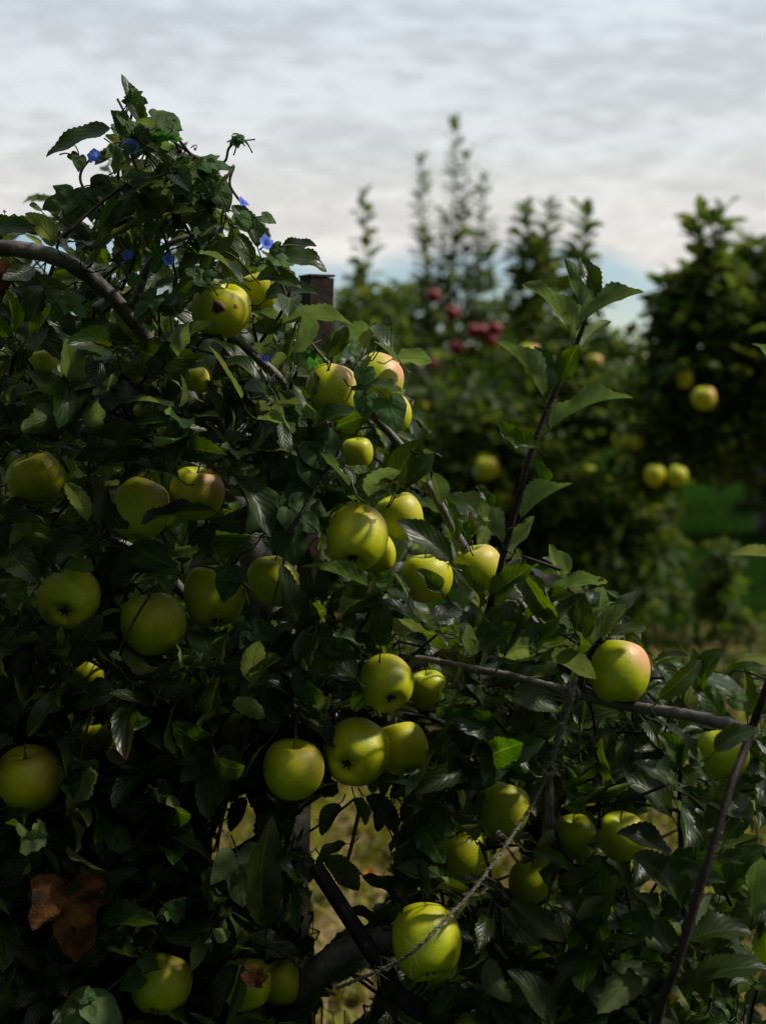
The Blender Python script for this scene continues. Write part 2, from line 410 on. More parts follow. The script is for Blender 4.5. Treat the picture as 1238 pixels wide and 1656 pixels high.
def one_hero(mb, bx, by, tx, ty, wpx, d=1.80, dz=0.0, roll=40, bend=0.7, fold=0.35, wave=0.06, rnd=None, ye=None):
    b = P(bx, by, d); tpt = P(tx, ty, d + dz); L = np.linalg.norm(tpt - b); di = (tpt - b) / L
    tc = unit(CAM - (b + tpt) / 2); tc = unit(tc - di * (tc @ di)); u = np.cross(di, tc)
    ref = u[2] if abs(u[2]) > 0.25 else u[0]
    if ref < 0: u = -u
    nr = math.cos(R(roll)) * tc + math.sin(R(roll)) * u
    Wd = min(wpx / F0 * d / max(abs(math.cos(R(roll))), .5), .62 * L)
    r0 = random.random() if rnd is None else rnd; y0 = random.random() * .8 if ye is None else ye
    pet = b - di * 0.018 + np.array([0, 0.004, -.004])
    leaves(mb, b[None], di[None], nr[None], [L], [Wd], [bend], [fold], [wave], np.array([[r0, y0]]), pet[None], NV=26, NU=8, serr=.055)


# ------------------------------------------------------------------ apples
def apple_mesh(name, seed, squash, lobes, matl, nr=30, ns=36):
    r_ = np.random.default_rng(seed)
    pr = np.array([(0.0, .60), (.07, .62), (.17, .74), (.33, .86), (.52, .885), (.72, .79), (.89, .55), (.985, .22), (1.0, -.08), (.95, -.38), (.84, -.66), (.69, -.87), (.53, -.985), (.40, -1.005), (.28, -.95), (.17, -.84), (.08, -.80), (0.0, -.79)])
    tt = np.arange(len(pr)); u = np.linspace(0, len(pr) - 1, nr); o = []
    pp = np.vstack([pr[0] * [-1, 1] + [0, .02], pr, pr[-1] * [-1, 1]])
    for uu in u:
        i = min(int(uu), len(pr) - 2); t = uu - i; a, b, c, d = pp[i:i + 4]
        o.append(.5 * ((2 * b) + (c - a) * t + (2 * a - 5 * b + 4 * c - d) * t * t + (3 * b - a - 3 * c + d) * t ** 3))
    o = np.array(o); o[0, 0] = o[-1, 0] = 0.0; o[:, 0] = np.maximum(o[:, 0], 0)
    th = np.linspace(0, 2 * np.pi, ns, endpoint=False); p0, p1, p2 = r_.uniform(0, 6.28, 3)
    V = []
    for r, z in o:
        wl = lobes * np.clip((-z + .1), 0, 1) ** 1.3; rr = r * (1 + wl * np.cos(5 * th + p0) + .028 * np.cos(2 * th + p1) + .022 * np.cos(3 * th + p2))
        zz = z * squash * (1 + .05 * np.cos(th + p1) * (r > .1)) + (.5 * wl * np.cos(5 * th + p0) * (z < -.75)) * min(1, r * 2.5)
        V.append(np.stack([rr * np.cos(th), rr * np.sin(th), zz], -1))
    V = np.concatenate(V); n = len(o); i, j = np.meshgrid(np.arange(n - 1), np.arange(ns), indexing='ij'); j2 = (j + 1) % ns
    Q = np.stack([i * ns + j, (i + 1) * ns + j, (i + 1) * ns + j2, i * ns + j2], -1).reshape(-1, 4)
    ob = mesh_obj(name, V, Q, matl); me = ob.data; bpy.data.objects.remove(ob); return me


APPLES = [apple_mesh('apple_flesh', s, q, l, M_apple) for s, q, l in ((1, .93, .030), (2, 1.0, .022), (3, .88, .022), (4, .96, .045))]
REDS = [apple_mesh('red_apple_flesh', 9, .92, .03, M_red, 18, 20)]
_sb = MB(); _sb.tube([(0, 0, .55), (.02, 0, .80), (.05, .02, .98), (.09, .03, 1.10)], [.045, .030, .030, .045], 7); ME_STEM = _sb.build('stem', M_stalk).data; bpy.data.objects.remove(bpy.data.objects['stem'])
_cb = MB()
for k in range(5):
    a = k * 1.2566 + .2; ca, sa = math.cos(a), math.sin(a); c2, s2 = math.cos(a + .5), math.sin(a + .5); c3, s3 = math.cos(a - .5), math.sin(a - .5)
    _cb.add([(c3 * .06, s3 * .06, -.78), (c2 * .06, s2 * .06, -.78), (ca * .17 + c2 * .03, sa * .17 + s2 * .03, -.87), (ca * .12, sa * .12, -.99)], [(0, 1, 2, 3), (3, 2, 1, 0)])
_cb.tube([(0, 0, -.76), (0, 0, -.82)], [.08, .10], 8); ME_CAL = _cb.build('calyx', M_calyx).data; bpy.data.objects.remove(bpy.data.objects['calyx'])

APX = []                                                   # centre, radius (metres) of every near apple: leaves keep clear of them


def apple(px, py, wpx, d, cal, blush, label, group='green apples on the near trees', meshes=APPLES, name='apple', shape=None):
    r = wpx / 2 / F0 * d; c = P(px, py, d)
    ox, oy, sg = cal
    if sg < 0 and oy > .5: oy = min(.985, oy * .35 + .66); sg = 1.0 if shape in (1, 3) else -1.0
    q = math.sqrt(max(0, 1 - ox * ox - oy * oy))
    dn = unit(ox * RGT - oy * UPV - sg * q * FWD)
    up = -dn; xa = RGT * .75 - FWD * .45 + UPV * .25; xa = unit(xa - up * (xa @ up)); ya = np.cross(up, xa)
    o = bpy.data.objects.new(name, meshes[shape if shape is not None else random.randrange(len(meshes))]); link(o)
    M = Matrix((xa, ya, up)).transposed().to_4x4(); o.matrix_world = Matrix.Translation(c) @ M @ Matrix.Scale(r, 4)
    o['blush'] = float(blush); tag(o, label, 'apple', group)
    for nm, me in (('stem', ME_STEM), ('calyx', ME_CAL)):
        ch = bpy.data.objects.new(nm, me); link(ch, o)
    APX.append((c, r)); return o


GA = 'green apples on the near trees'
AP = [  # px, py, width, depth, calyx (right, down, +1 toward camera), blush, label, shape
    (357, 497, 98, 1.84, (-.3, .55, -1), .12, 'green apple with a round brown rot spot, under the vine-covered treetop', 2),
    (418, 468, 62, 1.92, (.2, .8, -1), .1, 'small pale green apple peeping out right of the rot-spotted one', 0),
    (538, 632, 88, 1.86, (-.1, .75, -1), .75, 'blushed apple with a dark leaf along its left edge, below the rusty post', 3),
    (611, 616, 84, 1.90, (-.25, .6, -1), 1.0, 'rosiest apple, at the mass edge with vine leaves over its lower half', 1),
    (634, 668, 62, 1.97, (.2, .85, -1), .3, 'yellowish apple mostly hidden below the rosiest apple', 0),
    (577, 731, 52, 2.02, (0, .9, -1), .1, 'small bright apple among leaves beside the slanting grey branch', 0),
    (644, 834, 78, 1.96, (.25, .8, -1), .2, 'pale lit apple tucked behind the tall tapered apple and a dark leaf', 0),
    (577, 869, 102, 1.80, (-.15, .74, 1), .35, 'tall tapered apple with its dark blossom end showing underneath, mid tree', 1),
    (606, 893, 66, 1.92, (.3, .8, -1), .1, 'apple of which only a rim shows below the tall tapered apple', 0),
    (690, 932, 84, 1.90, (.1, .9, -1), .1, 'shaded apple with a hanging leaf over its middle, behind the shoot foot', 2),
    (772, 916, 80, 1.93, (.3, .75, -1), .35, 'bright apple directly left of the foot of the upright shoot', 2),
    (1001, 1085, 99, 1.80, (-.1, .85, -1), .95, 'large pink-cheeked apple resting on the bare horizontal branch', 1),
    (1168, 1218, 84, 1.98, (.1, .85, -1), .1, 'green apple below the right end of the horizontal branch', 3),
    (318, 795, 91, 1.86, (-.1, .8, -1), .75, 'orange-topped apple touching its greener twin, left middle of the tree', 2),
    (228, 822, 96, 1.83, (-.2, .8, -1), .4, 'yellow-green apple with a leaf arched over its top, left of its orange-topped twin', 1),
    (57, 772, 88, 1.94, (.3, .7, -1), .1, 'dim apple behind a leaf near the left edge, below the thick bough', 0),
    (112, 968, 100, 1.82, (.02, .42, 1), .1, 'apple with a small dark blossom-end dot facing us, far left', 0),
    (247, 1006, 108, 1.84, (.15, .85, -1), .2, 'broad flat-topped green apple under a small three-leaved vine sprig', 2),
    (348, 960, 100, 1.90, (.1, .85, -1), .1, 'shaded apple with a vine leaf hanging across its right side', 3),
    (442, 937, 84, 1.90, (-.1, .9, -1), .1, 'apple half covered by a long dark leaf, centre of the tree', 0),
    (625, 1104, 88, 1.82, (.18, .55, 1), .45, 'yellow-green apple with a starry blossom end, just under the end of the horizontal branch', 1),
    (578, 1215, 106, 1.83, (-.35, .30, 1), .1, 'big tilted pear-like apple with a hollow blossom end, right of the stemmed apple', 3),
    (650, 1207, 84, 1.93, (.3, .7, -1), .1, 'lumpy green apple behind the big tilted pear-like one', 3),
    (474, 1241, 101, 1.78, (-.03, .86, -1), .3, 'round bright apple hanging by a visible brown stem, lower middle', 2),
    (385, 1181, 84, 1.98, (0, .9, -1), .0, 'dark apple in deep shade left of the stemmed apple', 0),
    (48, 1256, 110, 1.80, (.1, .75, -1), .4, 'large apple with a dry twig across it, at the left edge', 2),
    (689, 1521, 115, 1.76, (.1, .80, 1), .1, 'biggest apple, low down with the rope passing in front', 1),
    (815, 1307, 84, 1.93, (-.2, .85, -1), .1, 'smooth green apple just left of the rope knot', 1),
    (1004, 1350, 80, 1.97, (.1, .8, -1), .15, 'bright-topped apple above a dark leaf, lower right', 2),
    (263, 1588, 98, 1.80, (-.2, .6, -1), .2, 'pale apple crossed by a thin dry tendril, near the bottom left', 3),
    (398, 1588, 82, 1.80, (.1, .9, -1), .1, 'tall apple with a brown withered scrap on it, near the bottom', 1),
    (452, 1588, 70, 1.87, (.2, .9, -1), .0, 'apple wedged behind the one with the withered scrap, next to the low bough', 0),
    (350, 1578, 60, 1.90, (-.2, .9, -1), .0, 'small dim apple left of the one with the withered scrap', 0),
    (690, 1115, 66, 1.98, (.1, .9, -1), .0, 'dark apple in shade right of the starry blossom-end apple', 0),
    (70, 586, 46, 2.00, (.1, .9, -1), .1, 'small apple glimpsed between leaves below the thick left bough', 0),
    (318, 613, 42, 2.00, (.1, .9, -1), .2, 'small yellow apple glimpsed below the rot-spotted one', 0),
    (928, 1352, 72, 2.02, (.1, .9, -1), .0, 'very dark apple left of the bright-topped one, lower right', 0),
    (742, 1378, 92, 1.93, (.1, .9, -1), .0, 'nearly black apple in shadow left of the lower rope', 2),
    (862, 1428, 84, 1.98, (.1, .9, -1), .0, 'dark apple in shadow right of the lower rope', 2),
    (136, 1090, 64, 1.96, (.1, .9, -1), .0, 'dark apple deep in the leaves below the blossom-dot apple', 0),
    (163, 1196, 72, 1.96, (.1, .9, -1), .1, 'half hidden apple right of the large one at the left edge', 0),
]
APG = []
SHADE = ('dark', 'very dark', 'nearly black', 'small dim', 'half hidden')
first = None
for (px, py, wp, d, cal, bl, lab, shp) in AP:
    deep = lab.startswith(SHADE)
    o = apple(px, py, wp, d + (.10 if deep else 0), cal, bl, lab, GA, shape=shp); APG.append(.62 if deep else 1.0)
    if first is None: first = o


def surface_patch(ap, px, py, rpx, name, matl, lift=0.0006, n=7, m=18):
    """a patch that lies on an apple's own skin around the pixel px, py"""
    bpy.context.view_layer.update(); mw = ap.matrix_world; me = ap.data
    bv = BVHTree.FromPolygons([mw @ v.co for v in me.vertices], [tuple(p.vertices) for p in me.polygons])
    V = []; Q = []
    for i in range(n + 1):
        for j in range(m):
            a = 2 * math.pi * j / m; rr = rpx * i / n * (1 + .12 * math.sin(3 * a + 1) + .06 * math.sin(5 * a))
            dv = Vector(P(px + rr * math.cos(a), py + rr * math.sin(a), 1.0) - CAM).normalized()
            h, nn, _, _ = bv.ray_cast(Vector(CAM), dv)
            if h is None: return
            prof = 1 - (i / n) ** 4
            V.append(h + nn * (lift * prof - .0004 * (1 - prof)))
    for i in range(n):
        for j in range(m): Q.append((i * m + j, i * m + (j + 1) % m, (i + 1) * m + (j + 1) % m, (i + 1) * m + j))
    inv = mw.inverted(); ob = mesh_obj(name, [tuple(inv @ v) for v in V], [q[::-1] for q in Q], matl); ob.parent = ap; return ob


surface_patch(first, 353, 497, 12.5, 'rot_ring', M_scar, .0012)
surface_patch(first, 353, 497, 10.2, 'rot_spot', M_rot, .0022)
surface_patch(first, 381, 495, 4.5, 'scar', M_scar)
APG = np.array(APG); APC = np.array([a[0] for a in APX]); APR = np.array([a[1] for a in APX])
apx, apy, apd = proj(APC); aprp = APR * F0 / apd

# ------------------------------------------------------------------ near apple tree
MASK = [(-700, 330), (0, 362), (45, 335), (75, 325), (130, 345), (165, 300), (165, 240), (190, 205), (215, 160), (238, 190), (285, 205), (315, 245), (362, 270), (372, 310),
        (405, 355), (430, 400), (500, 412), (528, 440), (562, 505), (622, 540), (690, 585), (652, 620), (690, 720), (735, 800), (790, 850), (850, 885), (915, 915), (985, 955),
        (1030, 1030), (1058, 1085), (1130, 1050), (1238, 1060), (1800, 1000), (1800, 2400), (-700, 2400)]
HOLES = [[(338, 1420), (372, 1300), (402, 1284), (416, 1330), (418, 1400), (398, 1430)],
         [(503, 1300), (545, 1285), (640, 1295), (648, 1350), (612, 1415), (642, 1440), (600, 1480), (570, 1505), (510, 1560), (506, 1420)],
         [(560, 1595), (600, 1570), (590, 1656), (500, 1656)],
         [(790, 1385), (835, 1360), (838, 1420), (800, 1440)],
         [(487, 442), (545, 442), (545, 560), (520, 585), (495, 570)],
         [(1040, 1330), (1090, 1280), (1075, 1460), (1045, 1440)]]
tree = thing('apple_tree', (-0.22, 1.98, 0), 'dark leafy apple tree laden with green apples, filling the left half', 'tree')
near2 = thing('apple_tree', (0.40, 1.66, 0), 'apple tree with a dark slanting limb at the lower right edge', 'tree')


def pxtube(mb, pts, seg=10, rough=.05, sub=6):
    """pts: (px, py, depth, width in px)"""
    A = np.array(pts, float); mb.tube(P(A[:, 0], A[:, 1], A[:, 2]), A[:, 3] / 2 / F0 * A[:, 2], seg, rough=rough, sub=sub)


b = MB(); pxtube(b, [(455, 2490, 1.98, 120), (458, 2100, 1.98, 92), (452, 1650, 1.98, 88), (458, 1420, 1.99, 82), (462, 1200, 2.02, 76), (440, 1000, 2.06, 62), (380, 800, 2.08, 46), (335, 690, 2.06, 34)], 16, .04)
b.build('trunk', M_bark, tree)
for pts in ([(-420, 470, 1.95, 34), (-120, 400, 1.90, 30), (0, 401, 1.88, 27), (62, 408, 1.88, 27), (120, 430, 1.89, 27), (175, 473, 1.92, 24), (232, 540, 1.98, 24), (285, 615, 2.03, 27), (335, 690, 2.06, 30)],
            [(210, 505, 1.96, 20), (226, 470, 1.93, 15), (240, 430, 1.90, 13), (262, 402, 1.89, 11), (300, 384, 1.89, 9), (340, 378, 1.90, 6)],
            [(335, 690, 2.05, 24), (352, 600, 1.98, 18), (375, 548, 1.92, 15)],
            [(345, 520, 1.95, 9), (385, 552, 1.90, 14), (420, 582, 1.89, 15), (452, 612, 1.90, 14), (480, 660, 1.96, 12)],
            [(485, 548, 1.93, 6), (520, 578, 1.90, 9), (570, 632, 1.93, 11), (622, 692, 1.90, 13), (660, 735, 1.89, 13), (702, 800, 1.89, 14), (748, 882, 1.91, 16), (800, 960, 1.97, 18), (770, 1060, 2.08, 22), (690, 1140, 2.14, 26), (560, 1200, 2.10, 32), (470, 1250, 2.02, 40)],
            [(450, 1680, 1.95, 54), (490, 1610, 1.88, 48), (525, 1560, 1.86, 44), (575, 1530, 1.87, 40), (635, 1514, 1.90, 36), (690, 1525, 1.93, 26)],
            [(838, 970, 1.93, 9), (860, 1000, 1.92, 10), (875, 1030, 1.92, 10), (850, 1090, 1.97, 12)],
            [(440, 1000, 2.06, 30), (330, 1100, 2.0, 22), (200, 1130, 1.97, 16), (40, 1110, 1.98, 12), (-150, 1080, 2.0, 9)],
            [(462, 1330, 2.0, 18), (300, 1420, 2.02, 13), (120, 1450, 2.02, 10), (-150, 1480, 2.05, 8)],
            [(330, 1000, 2.06, 20), (240, 900, 2.0, 14), (120, 860, 1.97, 10), (-60, 850, 1.98, 8)],
            [(460, 1180, 2.04, 26), (560, 1120, 2.0, 18), (650, 1090, 1.96, 12), (720, 1050, 1.96, 8)],
            [(477, 1130, 1.86, 7), (478, 1170, 1.80, 5), (477, 1195, 1.79, 3.5)],
            [(1, 1060, 1.84, 3), (70, 1065, 1.84, 3.2), (110, 1100, 1.85, 3)],
            [(262, 820, 1.84, 4), (132, 850, 1.84, 3), (200, 880, 1.83, 3.4), (238, 920, 1.83, 3)],
            [(500, 1345, 1.95, 4), (540, 1318, 1.93, 4.5), (575, 1290, 1.92, 4)],
            [(548, 1430, 1.9, 6), (565, 1380, 1.92, 6), (585, 1290, 1.94, 7)]):
    b = MB(); pxtube(b, pts); b.build('branch', M_bark, tree)

# ---- second near tree: limb and horizontal branch
b = MB(); pxtube(b, [(1000, 2560, 1.70, 60), (1020, 1900, 1.66, 30), (1060, 1656, 1.60, 16), (1095, 1555, 1.58, 14), (1135, 1425, 1.58, 13), (1180, 1275, 1.60, 12), (1212, 1188, 1.64, 14), (1248, 1085, 1.62, 13), (1330, 860, 1.6, 9), (1370, 700, 1.62, 5)], 12, .11)
b.build('limb', M_twig, near2)
b = MB(); pxtube(b, [(1208, 1186, 1.645, 21), (1175, 1172, 1.68, 22), (1130, 1161, 1.72, 19), (1085, 1152, 1.76, 18), (1040, 1146, 1.79, 17), (985, 1136, 1.81, 17), (930, 1120, 1.81, 16), (880, 1108, 1.82, 14), (820, 1092, 1.84, 13), (770, 1083, 1.86, 12), (700, 1068, 1.87, 10), (645, 1060, 1.89, 7)], 12, .09)
b.build('branch', M_bark, near2)
b = MB(); pxtube(b, [(936, 1122, 1.81, 11), (940, 1090, 1.81, 10), (950, 1060, 1.81, 12), (975, 1033, 1.80, 10)]); b.build('spur', M_twig, near2)
for pts in ([(1105, 1480, 1.85, 9), (1099, 1330, 1.82, 8), (1100, 1240, 1.80, 7), (1108, 1215, 1.8, 5)], [(968, 1340, 1.95, 7), (972, 1230, 1.93, 6), (975, 1200, 1.93, 5)],
            [(1330, 1140, 1.72, 4), (1238, 1098, 1.70, 3.5), (1190, 1084, 1.70, 3), (1178, 1092, 1.71, 3)]):
    b = MB(); pxtube(b, pts); b.build('twig', M_twig, near2)

# ---- upright shoot of the first tree
sh = MB(); pxtube(sh, [(775, 1040, 1.84, 11), (790, 985, 1.82, 11), (812, 905, 1.80, 11), (840, 795, 1.79, 10), (858, 730, 1.79, 9.5), (885, 660, 1.79, 8.5), (905, 620, 1.79, 8), (925, 572, 1.80, 8.5), (942, 528, 1.80, 7), (950, 500, 1.81, 5)], 10, .05)
shoot = sh.build('shoot', M_twig, tree)
hs = MB()
def H(bx, by, tx, ty, wp, d, dz, roll, bend, fold, **k): one_hero(hs, bx, by, tx, ty, wp * .82, d, dz, roll, bend * 1.15, fold + .36, wave=.14, **k)
H(924, 553, 843, 460, 40, 1.79, -.01, 128, .75, .35, rnd=.62)
H(942, 500, 911, 418, 34, 1.80, .01, 135, .35, .5, rnd=.5)
H(962, 486, 939, 416, 44, 1.82, .02, 20, .5, .2, rnd=.15)
H(942, 520, 1041, 473, 36, 1.79, -.01, 125, .55, .45, rnd=.55)
H(936, 568, 988, 520, 36, 1.82, .03, 150, .5, .4, rnd=.8)
H(877, 640, 800, 552, 40, 1.78, -.01, 128, .7, .5, rnd=.6)
H(880, 642, 862, 560, 36, 1.80, .03, 35, .7, .3, rnd=.15)
H(908, 618, 936, 556, 54, 1.77, -.01, 12, -.6, .2, rnd=.55)
H(889, 694, 1023, 644, 40, 1.78, -.015, 122, .75, .4, rnd=.55)
H(868, 722, 805, 682, 42, 1.77, -.02, 35, -.8, .3, rnd=.45)
H(862, 745, 880, 792, 30, 1.80, .02, 30, .8, .3, rnd=.2)
H(842, 838, 925, 782, 42, 1.78, -.015, 118, .5, .35, rnd=.55)
H(812, 876, 731, 800, 40, 1.77, -.015, 130, .7, .4, rnd=.5)
H(806, 870, 738, 797, 24, 1.79, .0, 30, .6, .4, rnd=.1)
H(794, 828, 769, 786, 30, 1.82, .01, 30, .6, .3, rnd=.4)
H(816, 905, 863, 835, 40, 1.81, .0, 148, .6, .35, rnd=.8)
H(792, 962, 859, 915, 48, 1.76, -.02, 28, -.6, .25, rnd=.5)
H(776, 984, 721, 911, 42, 1.76, -.015, 40, .7, .35, rnd=.45)
H(712, 955, 674, 920, 44, 1.77, -.01, 15, .6, .3, rnd=.55)
H(735, 875, 712, 800, 28, 1.86, .0, 40, .5, .4, rnd=.6)
H(760, 872, 792, 842, 26, 1.84, .0, 60, .6, .3, rnd=.9)
H(756, 874, 740, 838, 24, 1.83, .0, 40, .6, .3, rnd=.8)
hs.build('leaves', M_leaf, shoot)

# ---- hero leaves of both trees, traced from the photograph with their own depth
ha, hb = MB(), MB()
A = lambda *a, **k: one_hero(ha, *a, **k)
B = lambda *a, **k: one_hero(hb, *a, **k)
A(228, 198, 196, 120, 28, 1.80, 0, 35, .3, .5, rnd=.15)
A(206, 231, 180, 178, 26, 1.80, 0, 30, .4, .4, rnd=.35)
A(178, 207, 75, 254, 26, 1.80, -.02, 55, .8, .3, rnd=.3)
A(90, 396, 41, 345, 34, 1.82, 0, 145, .4, .3, rnd=.8, ye=.8)
A(-30, 372, 57, 372, 30, 1.80, 0, 45, .6, .3, rnd=.55)
A(310, 266, 243, 298, 24, 1.79, 0, 50, .5, .3, rnd=.8)
A(357, 348, 350, 280, 20, 1.79, 0, 140, .5, .6, rnd=1)
A(416, 400, 375, 332, 32, 1.78, 0, 45, .5, .4, rnd=.45)
A(445, 418, 528, 440, 40, 1.80, 0, 55, 1.0, .35, rnd=.55)
A(448, 414, 512, 398, 30, 1.84, 0, 60, .9, .3, rnd=.1)
A(415, 450, 487, 467, 30, 1.78, 0, 50, .9, .35, rnd=.6)
A(456, 522, 572, 527, 34, 1.80, -.01, 112, .55, .35, rnd=.6)
A(428, 486, 516, 478, 30, 1.83, 0, 60, .7, .3, rnd=.1)
A(498, 600, 441, 557, 18, 1.80, 0, 140, .3, .7, rnd=1)
A(410, 530, 455, 525, 44, 1.80, 0, 20, -.9, .3, rnd=.35)
A(538, 575, 561, 528, 26, 1.82, 0, 25, .5, .3, rnd=.2)
A(528, 572, 522, 540, 16, 1.80, 0, 35, .5, .3, rnd=.4)
A(60, 520, 18, 415, 36, 1.78, 0, 35, .4, .4, rnd=.45)
A(85, 500, 32, 430, 34, 1.82, 0, 40, .5, .3, rnd=.5)
A(210, 585, 292, 645, 36, 1.77, 0, 58, .9, .4, rnd=.3)
A(262, 640, 135, 662, 32, 1.76, 0, 62, .6, .3, rnd=.12)
A(285, 535, 275, 652, 42, 1.76, 0, 25, .5, .4, rnd=.1)
A(292, 548, 350, 523, 26, 1.77, 0, 118, .4, .3, rnd=.5)
A(632, 582, 698, 586, 24, 1.86, 0, 125, .6, .2, rnd=.95)
A(600, 576, 585, 620, 14, 1.80, 0, 140, .3, .6, rnd=1)
A(600, 620, 650, 634, 26, 1.79, -.01, 55, .7, .3, rnd=.95)
A(570, 625, 582, 640, 22, 1.79, 0, 30, .4, .3, rnd=.3)
A(600, 565, 636, 532, 26, 1.84, 0, 30, -.6, .3, rnd=.15)
A(612, 568, 640, 548, 30, 1.86, 0, 35, -.7, .3, rnd=.25)
A(590, 560, 605, 535, 20, 1.84, 0, 150, .4, .3, rnd=.8)
A(505, 690, 576, 662, 30, 1.78, -.01, 60, .7, .35, rnd=.35)
A(503, 640, 508, 600, 24, 1.79, 0, 60, .4, .5, rnd=.05)
A(636, 795, 681, 711, 38, 1.77, -.01, 35, .5, .4, rnd=.3)
A(640, 800, 702, 735, 34, 1.77, 0, 40, .6, .4, rnd=.08)
A(727, 905, 640, 842, 42, 1.74, -.01, 35, .6, .35, rnd=.2)
A(560, 800, 625, 768, 26, 1.78, 0, 60, .8, .3, rnd=.4)
A(700, 765, 712, 815, 26, 1.82, 0, 140, .5, .3, rnd=.6)
A(690, 780, 678, 740, 34, 1.86, 0, 140, .4, .3, rnd=.5)
A(545, 1000, 632, 950, 40, 1.76, -.015, 50, .9, .35, rnd=.4)
A(520, 1040, 470, 985, 30, 1.80, 0, 30, .5, .3, rnd=.15)
A(615, 1045, 622, 975, 36, 1.78, 0, 30, .4, .2, rnd=.35)
A(290, 775, 160, 752, 34, 1.79, -.02, 55, 1.1, .35, rnd=.4)
A(142, 818, 208, 856, 34, 1.80, -.01, 45, .7, .3, rnd=.4)
A(345, 826, 228, 848, 34, 1.75, -.02, 78, .5, .4, rnd=.02)
A(490, 1020, 452, 912, 40, 1.76, -.01, 35, .6, .35, rnd=.25)
A(18, 880, 62, 843, 22, 1.76, 0, 145, .7, .3, rnd=1, ye=.6)
A(0, 1052, 130, 1030, 30, 1.76, 0, 55, .6, .3, rnd=.25)
A(15, 1010, 58, 905, 26, 1.77, 0, 145, .5, .4, rnd=.6)
A(575, 1095, 512, 1052, 34, 1.77, 0, 45, .7, .35, rnd=.5)
A(545, 1210, 470, 1150, 30, 1.80, 0, 55, .6, .3, rnd=.1)
A(770, 1280, 706, 1238, 20, 1.74, 0, 78, .4, .4, rnd=.9)
A(560, 1365, 510, 1400, 70, 1.72, 0, 60, .5, .3, rnd=.02)
A(525, 1385, 580, 1440, 40, 1.90, 0, 140, .4, .2, rnd=.6)
A(430, 1500, 440, 1320, 62, 1.72, 0, 25, .3, .4, rnd=.02)
A(400, 1520, 492, 1560, 44, 1.74, 0, 58, .7, .35, rnd=.06)
A(650, 1450, 655, 1330, 58, 1.74, 0, 30, .3, .3, rnd=.01)
A(600, 1420, 660, 1462, 34, 1.80, 0, 60, .5, .3, rnd=.03)
A(386, 1560, 352, 1650, 34, 1.74, 0, 50, .4, .5, rnd=.05)
A(392, 1562, 368, 1656, 22, 1.745, 0, 150, .4, .5, rnd=.6)
A(0, 1640, 75, 1535, 34, 1.74, 0, 40, .5, .4, rnd=.35)
A(60, 1640, 125, 1560, 28, 1.74, 0, 45, .5, .4, rnd=.3)
A(-10, 1550, 45, 1500, 24, 1.75, 0, 145, .5, .4, rnd=.5)
A(765, 1060, 756, 1008, 24, 1.70, 0, 145, .2, .2, rnd=.7, ye=.2)
A(888, 960, 982, 942, 28, 1.78, 0, 115, .8, .3, rnd=.75)
A(845, 930, 872, 1000, 42, 1.78, 0, 30, .6, .3, rnd=.5)
A(920, 925, 895, 890, 26, 1.84, .02, 150, .5, .3, rnd=.9)
A(905, 930, 888, 880, 18, 1.82, 0, 140, .5, .4, rnd=.9)
A(835, 975, 770, 1040, 30, 1.78, 0, 35, .6, .3, rnd=.3)
A(945, 1034, 932, 950, 40, 1.78, 0, 15, .5, .3, rnd=.3)
A(972, 1030, 974, 948, 22, 1.80, 0, 140, .4, .4, rnd=.6)
A(958, 1042, 1011, 978, 30, 1.79, 0, 130, .5, .35, rnd=.5)
A(965, 1036, 1028, 956, 26, 1.82, .02, 40, .6, .3, rnd=.3)
A(983, 1032, 1044, 1016, 18, 1.77, 0, 60, .6, .3, rnd=.4)
A(836, 1070, 963, 1098, 40, 1.74, -.02, 108, 1.0, .3, rnd=.55)
A(829, 1118, 903, 1150, 50, 1.73, -.01, 30, .8, .2, rnd=.6)
A(774, 1048, 834, 1008, 44, 1.75, -.01, 30, -.6, .25, rnd=.45)
A(810, 1062, 838, 1000, 34, 1.78, 0, 30, .5, .3, rnd=.25)
A(822, 1130, 770, 1200, 28, 1.74, 0, 60, .5, .4, rnd=.8)
A(855, 1245, 762, 1212, 46, 1.74, 0, 48, .6, .15, rnd=.3)
A(905, 1170, 862, 1210, 36, 1.76, 0, 40, .5, .3, rnd=.2)
A(592, 1288, 640, 1352, 34, 1.90, 0, 40, .6, .3, rnd=.2)
A(548, 1300, 520, 1352, 30, 1.92, 0, 140, .6, .3, rnd=.6)
A(632, 1300, 610, 1345, 24, 1.93, 0, 30, .6, .4, rnd=.1)
A(575, 1290, 590, 1335, 22, 1.9, 0, 140, .6, .3, rnd=.7)
A(610, 1492, 562, 1470, 26, 1.88, 0, 55, .6, .3, rnd=.2)
A(630, 1440, 585, 1418, 30, 1.9, 0, 50, .7, .3, rnd=.05)
A(398, 1290, 372, 1345, 26, 1.9, 0, 30, .6, .3, rnd=.1)
A(380, 1430, 350, 1400, 24, 1.9, 0, 140, .6, .3, rnd=.4)
# second tree
B(1064, 1075, 1100, 1130, 36, 1.82, 0, 50, .6, .3, rnd=.45)
B(1099, 1240, 1063, 1186, 34, 1.79, 0, 30, .4, .5, rnd=.95)
B(1101, 1238, 1116, 1190, 30, 1.79, 0, 35, .5, .5, rnd=.2)
B(1093, 1272, 1022, 1234, 42, 1.76, -.01, 50, .8, .3, rnd=.4)
B(1085, 1320, 1010, 1255, 40, 1.78, 0, 50, .8, .3, rnd=.3)
B(1104, 1462, 1020, 1384, 66, 1.72, -.02, 48, .9, .3, rnd=.55)
B(1093, 1404, 996, 1348, 34, 1.75, -.01, 62, .7, .3, rnd=.1)
B(894, 1655, 819, 1569, 44, 1.68, 0, 35, .5, .35, rnd=.3)
B(943, 1573, 984, 1570, 22, 1.72, 0, 60, .5, .3, rnd=.95)
B(1115, 1522, 1214, 1510, 46, 1.66, 0, 50, .9, .3, rnd=.4)
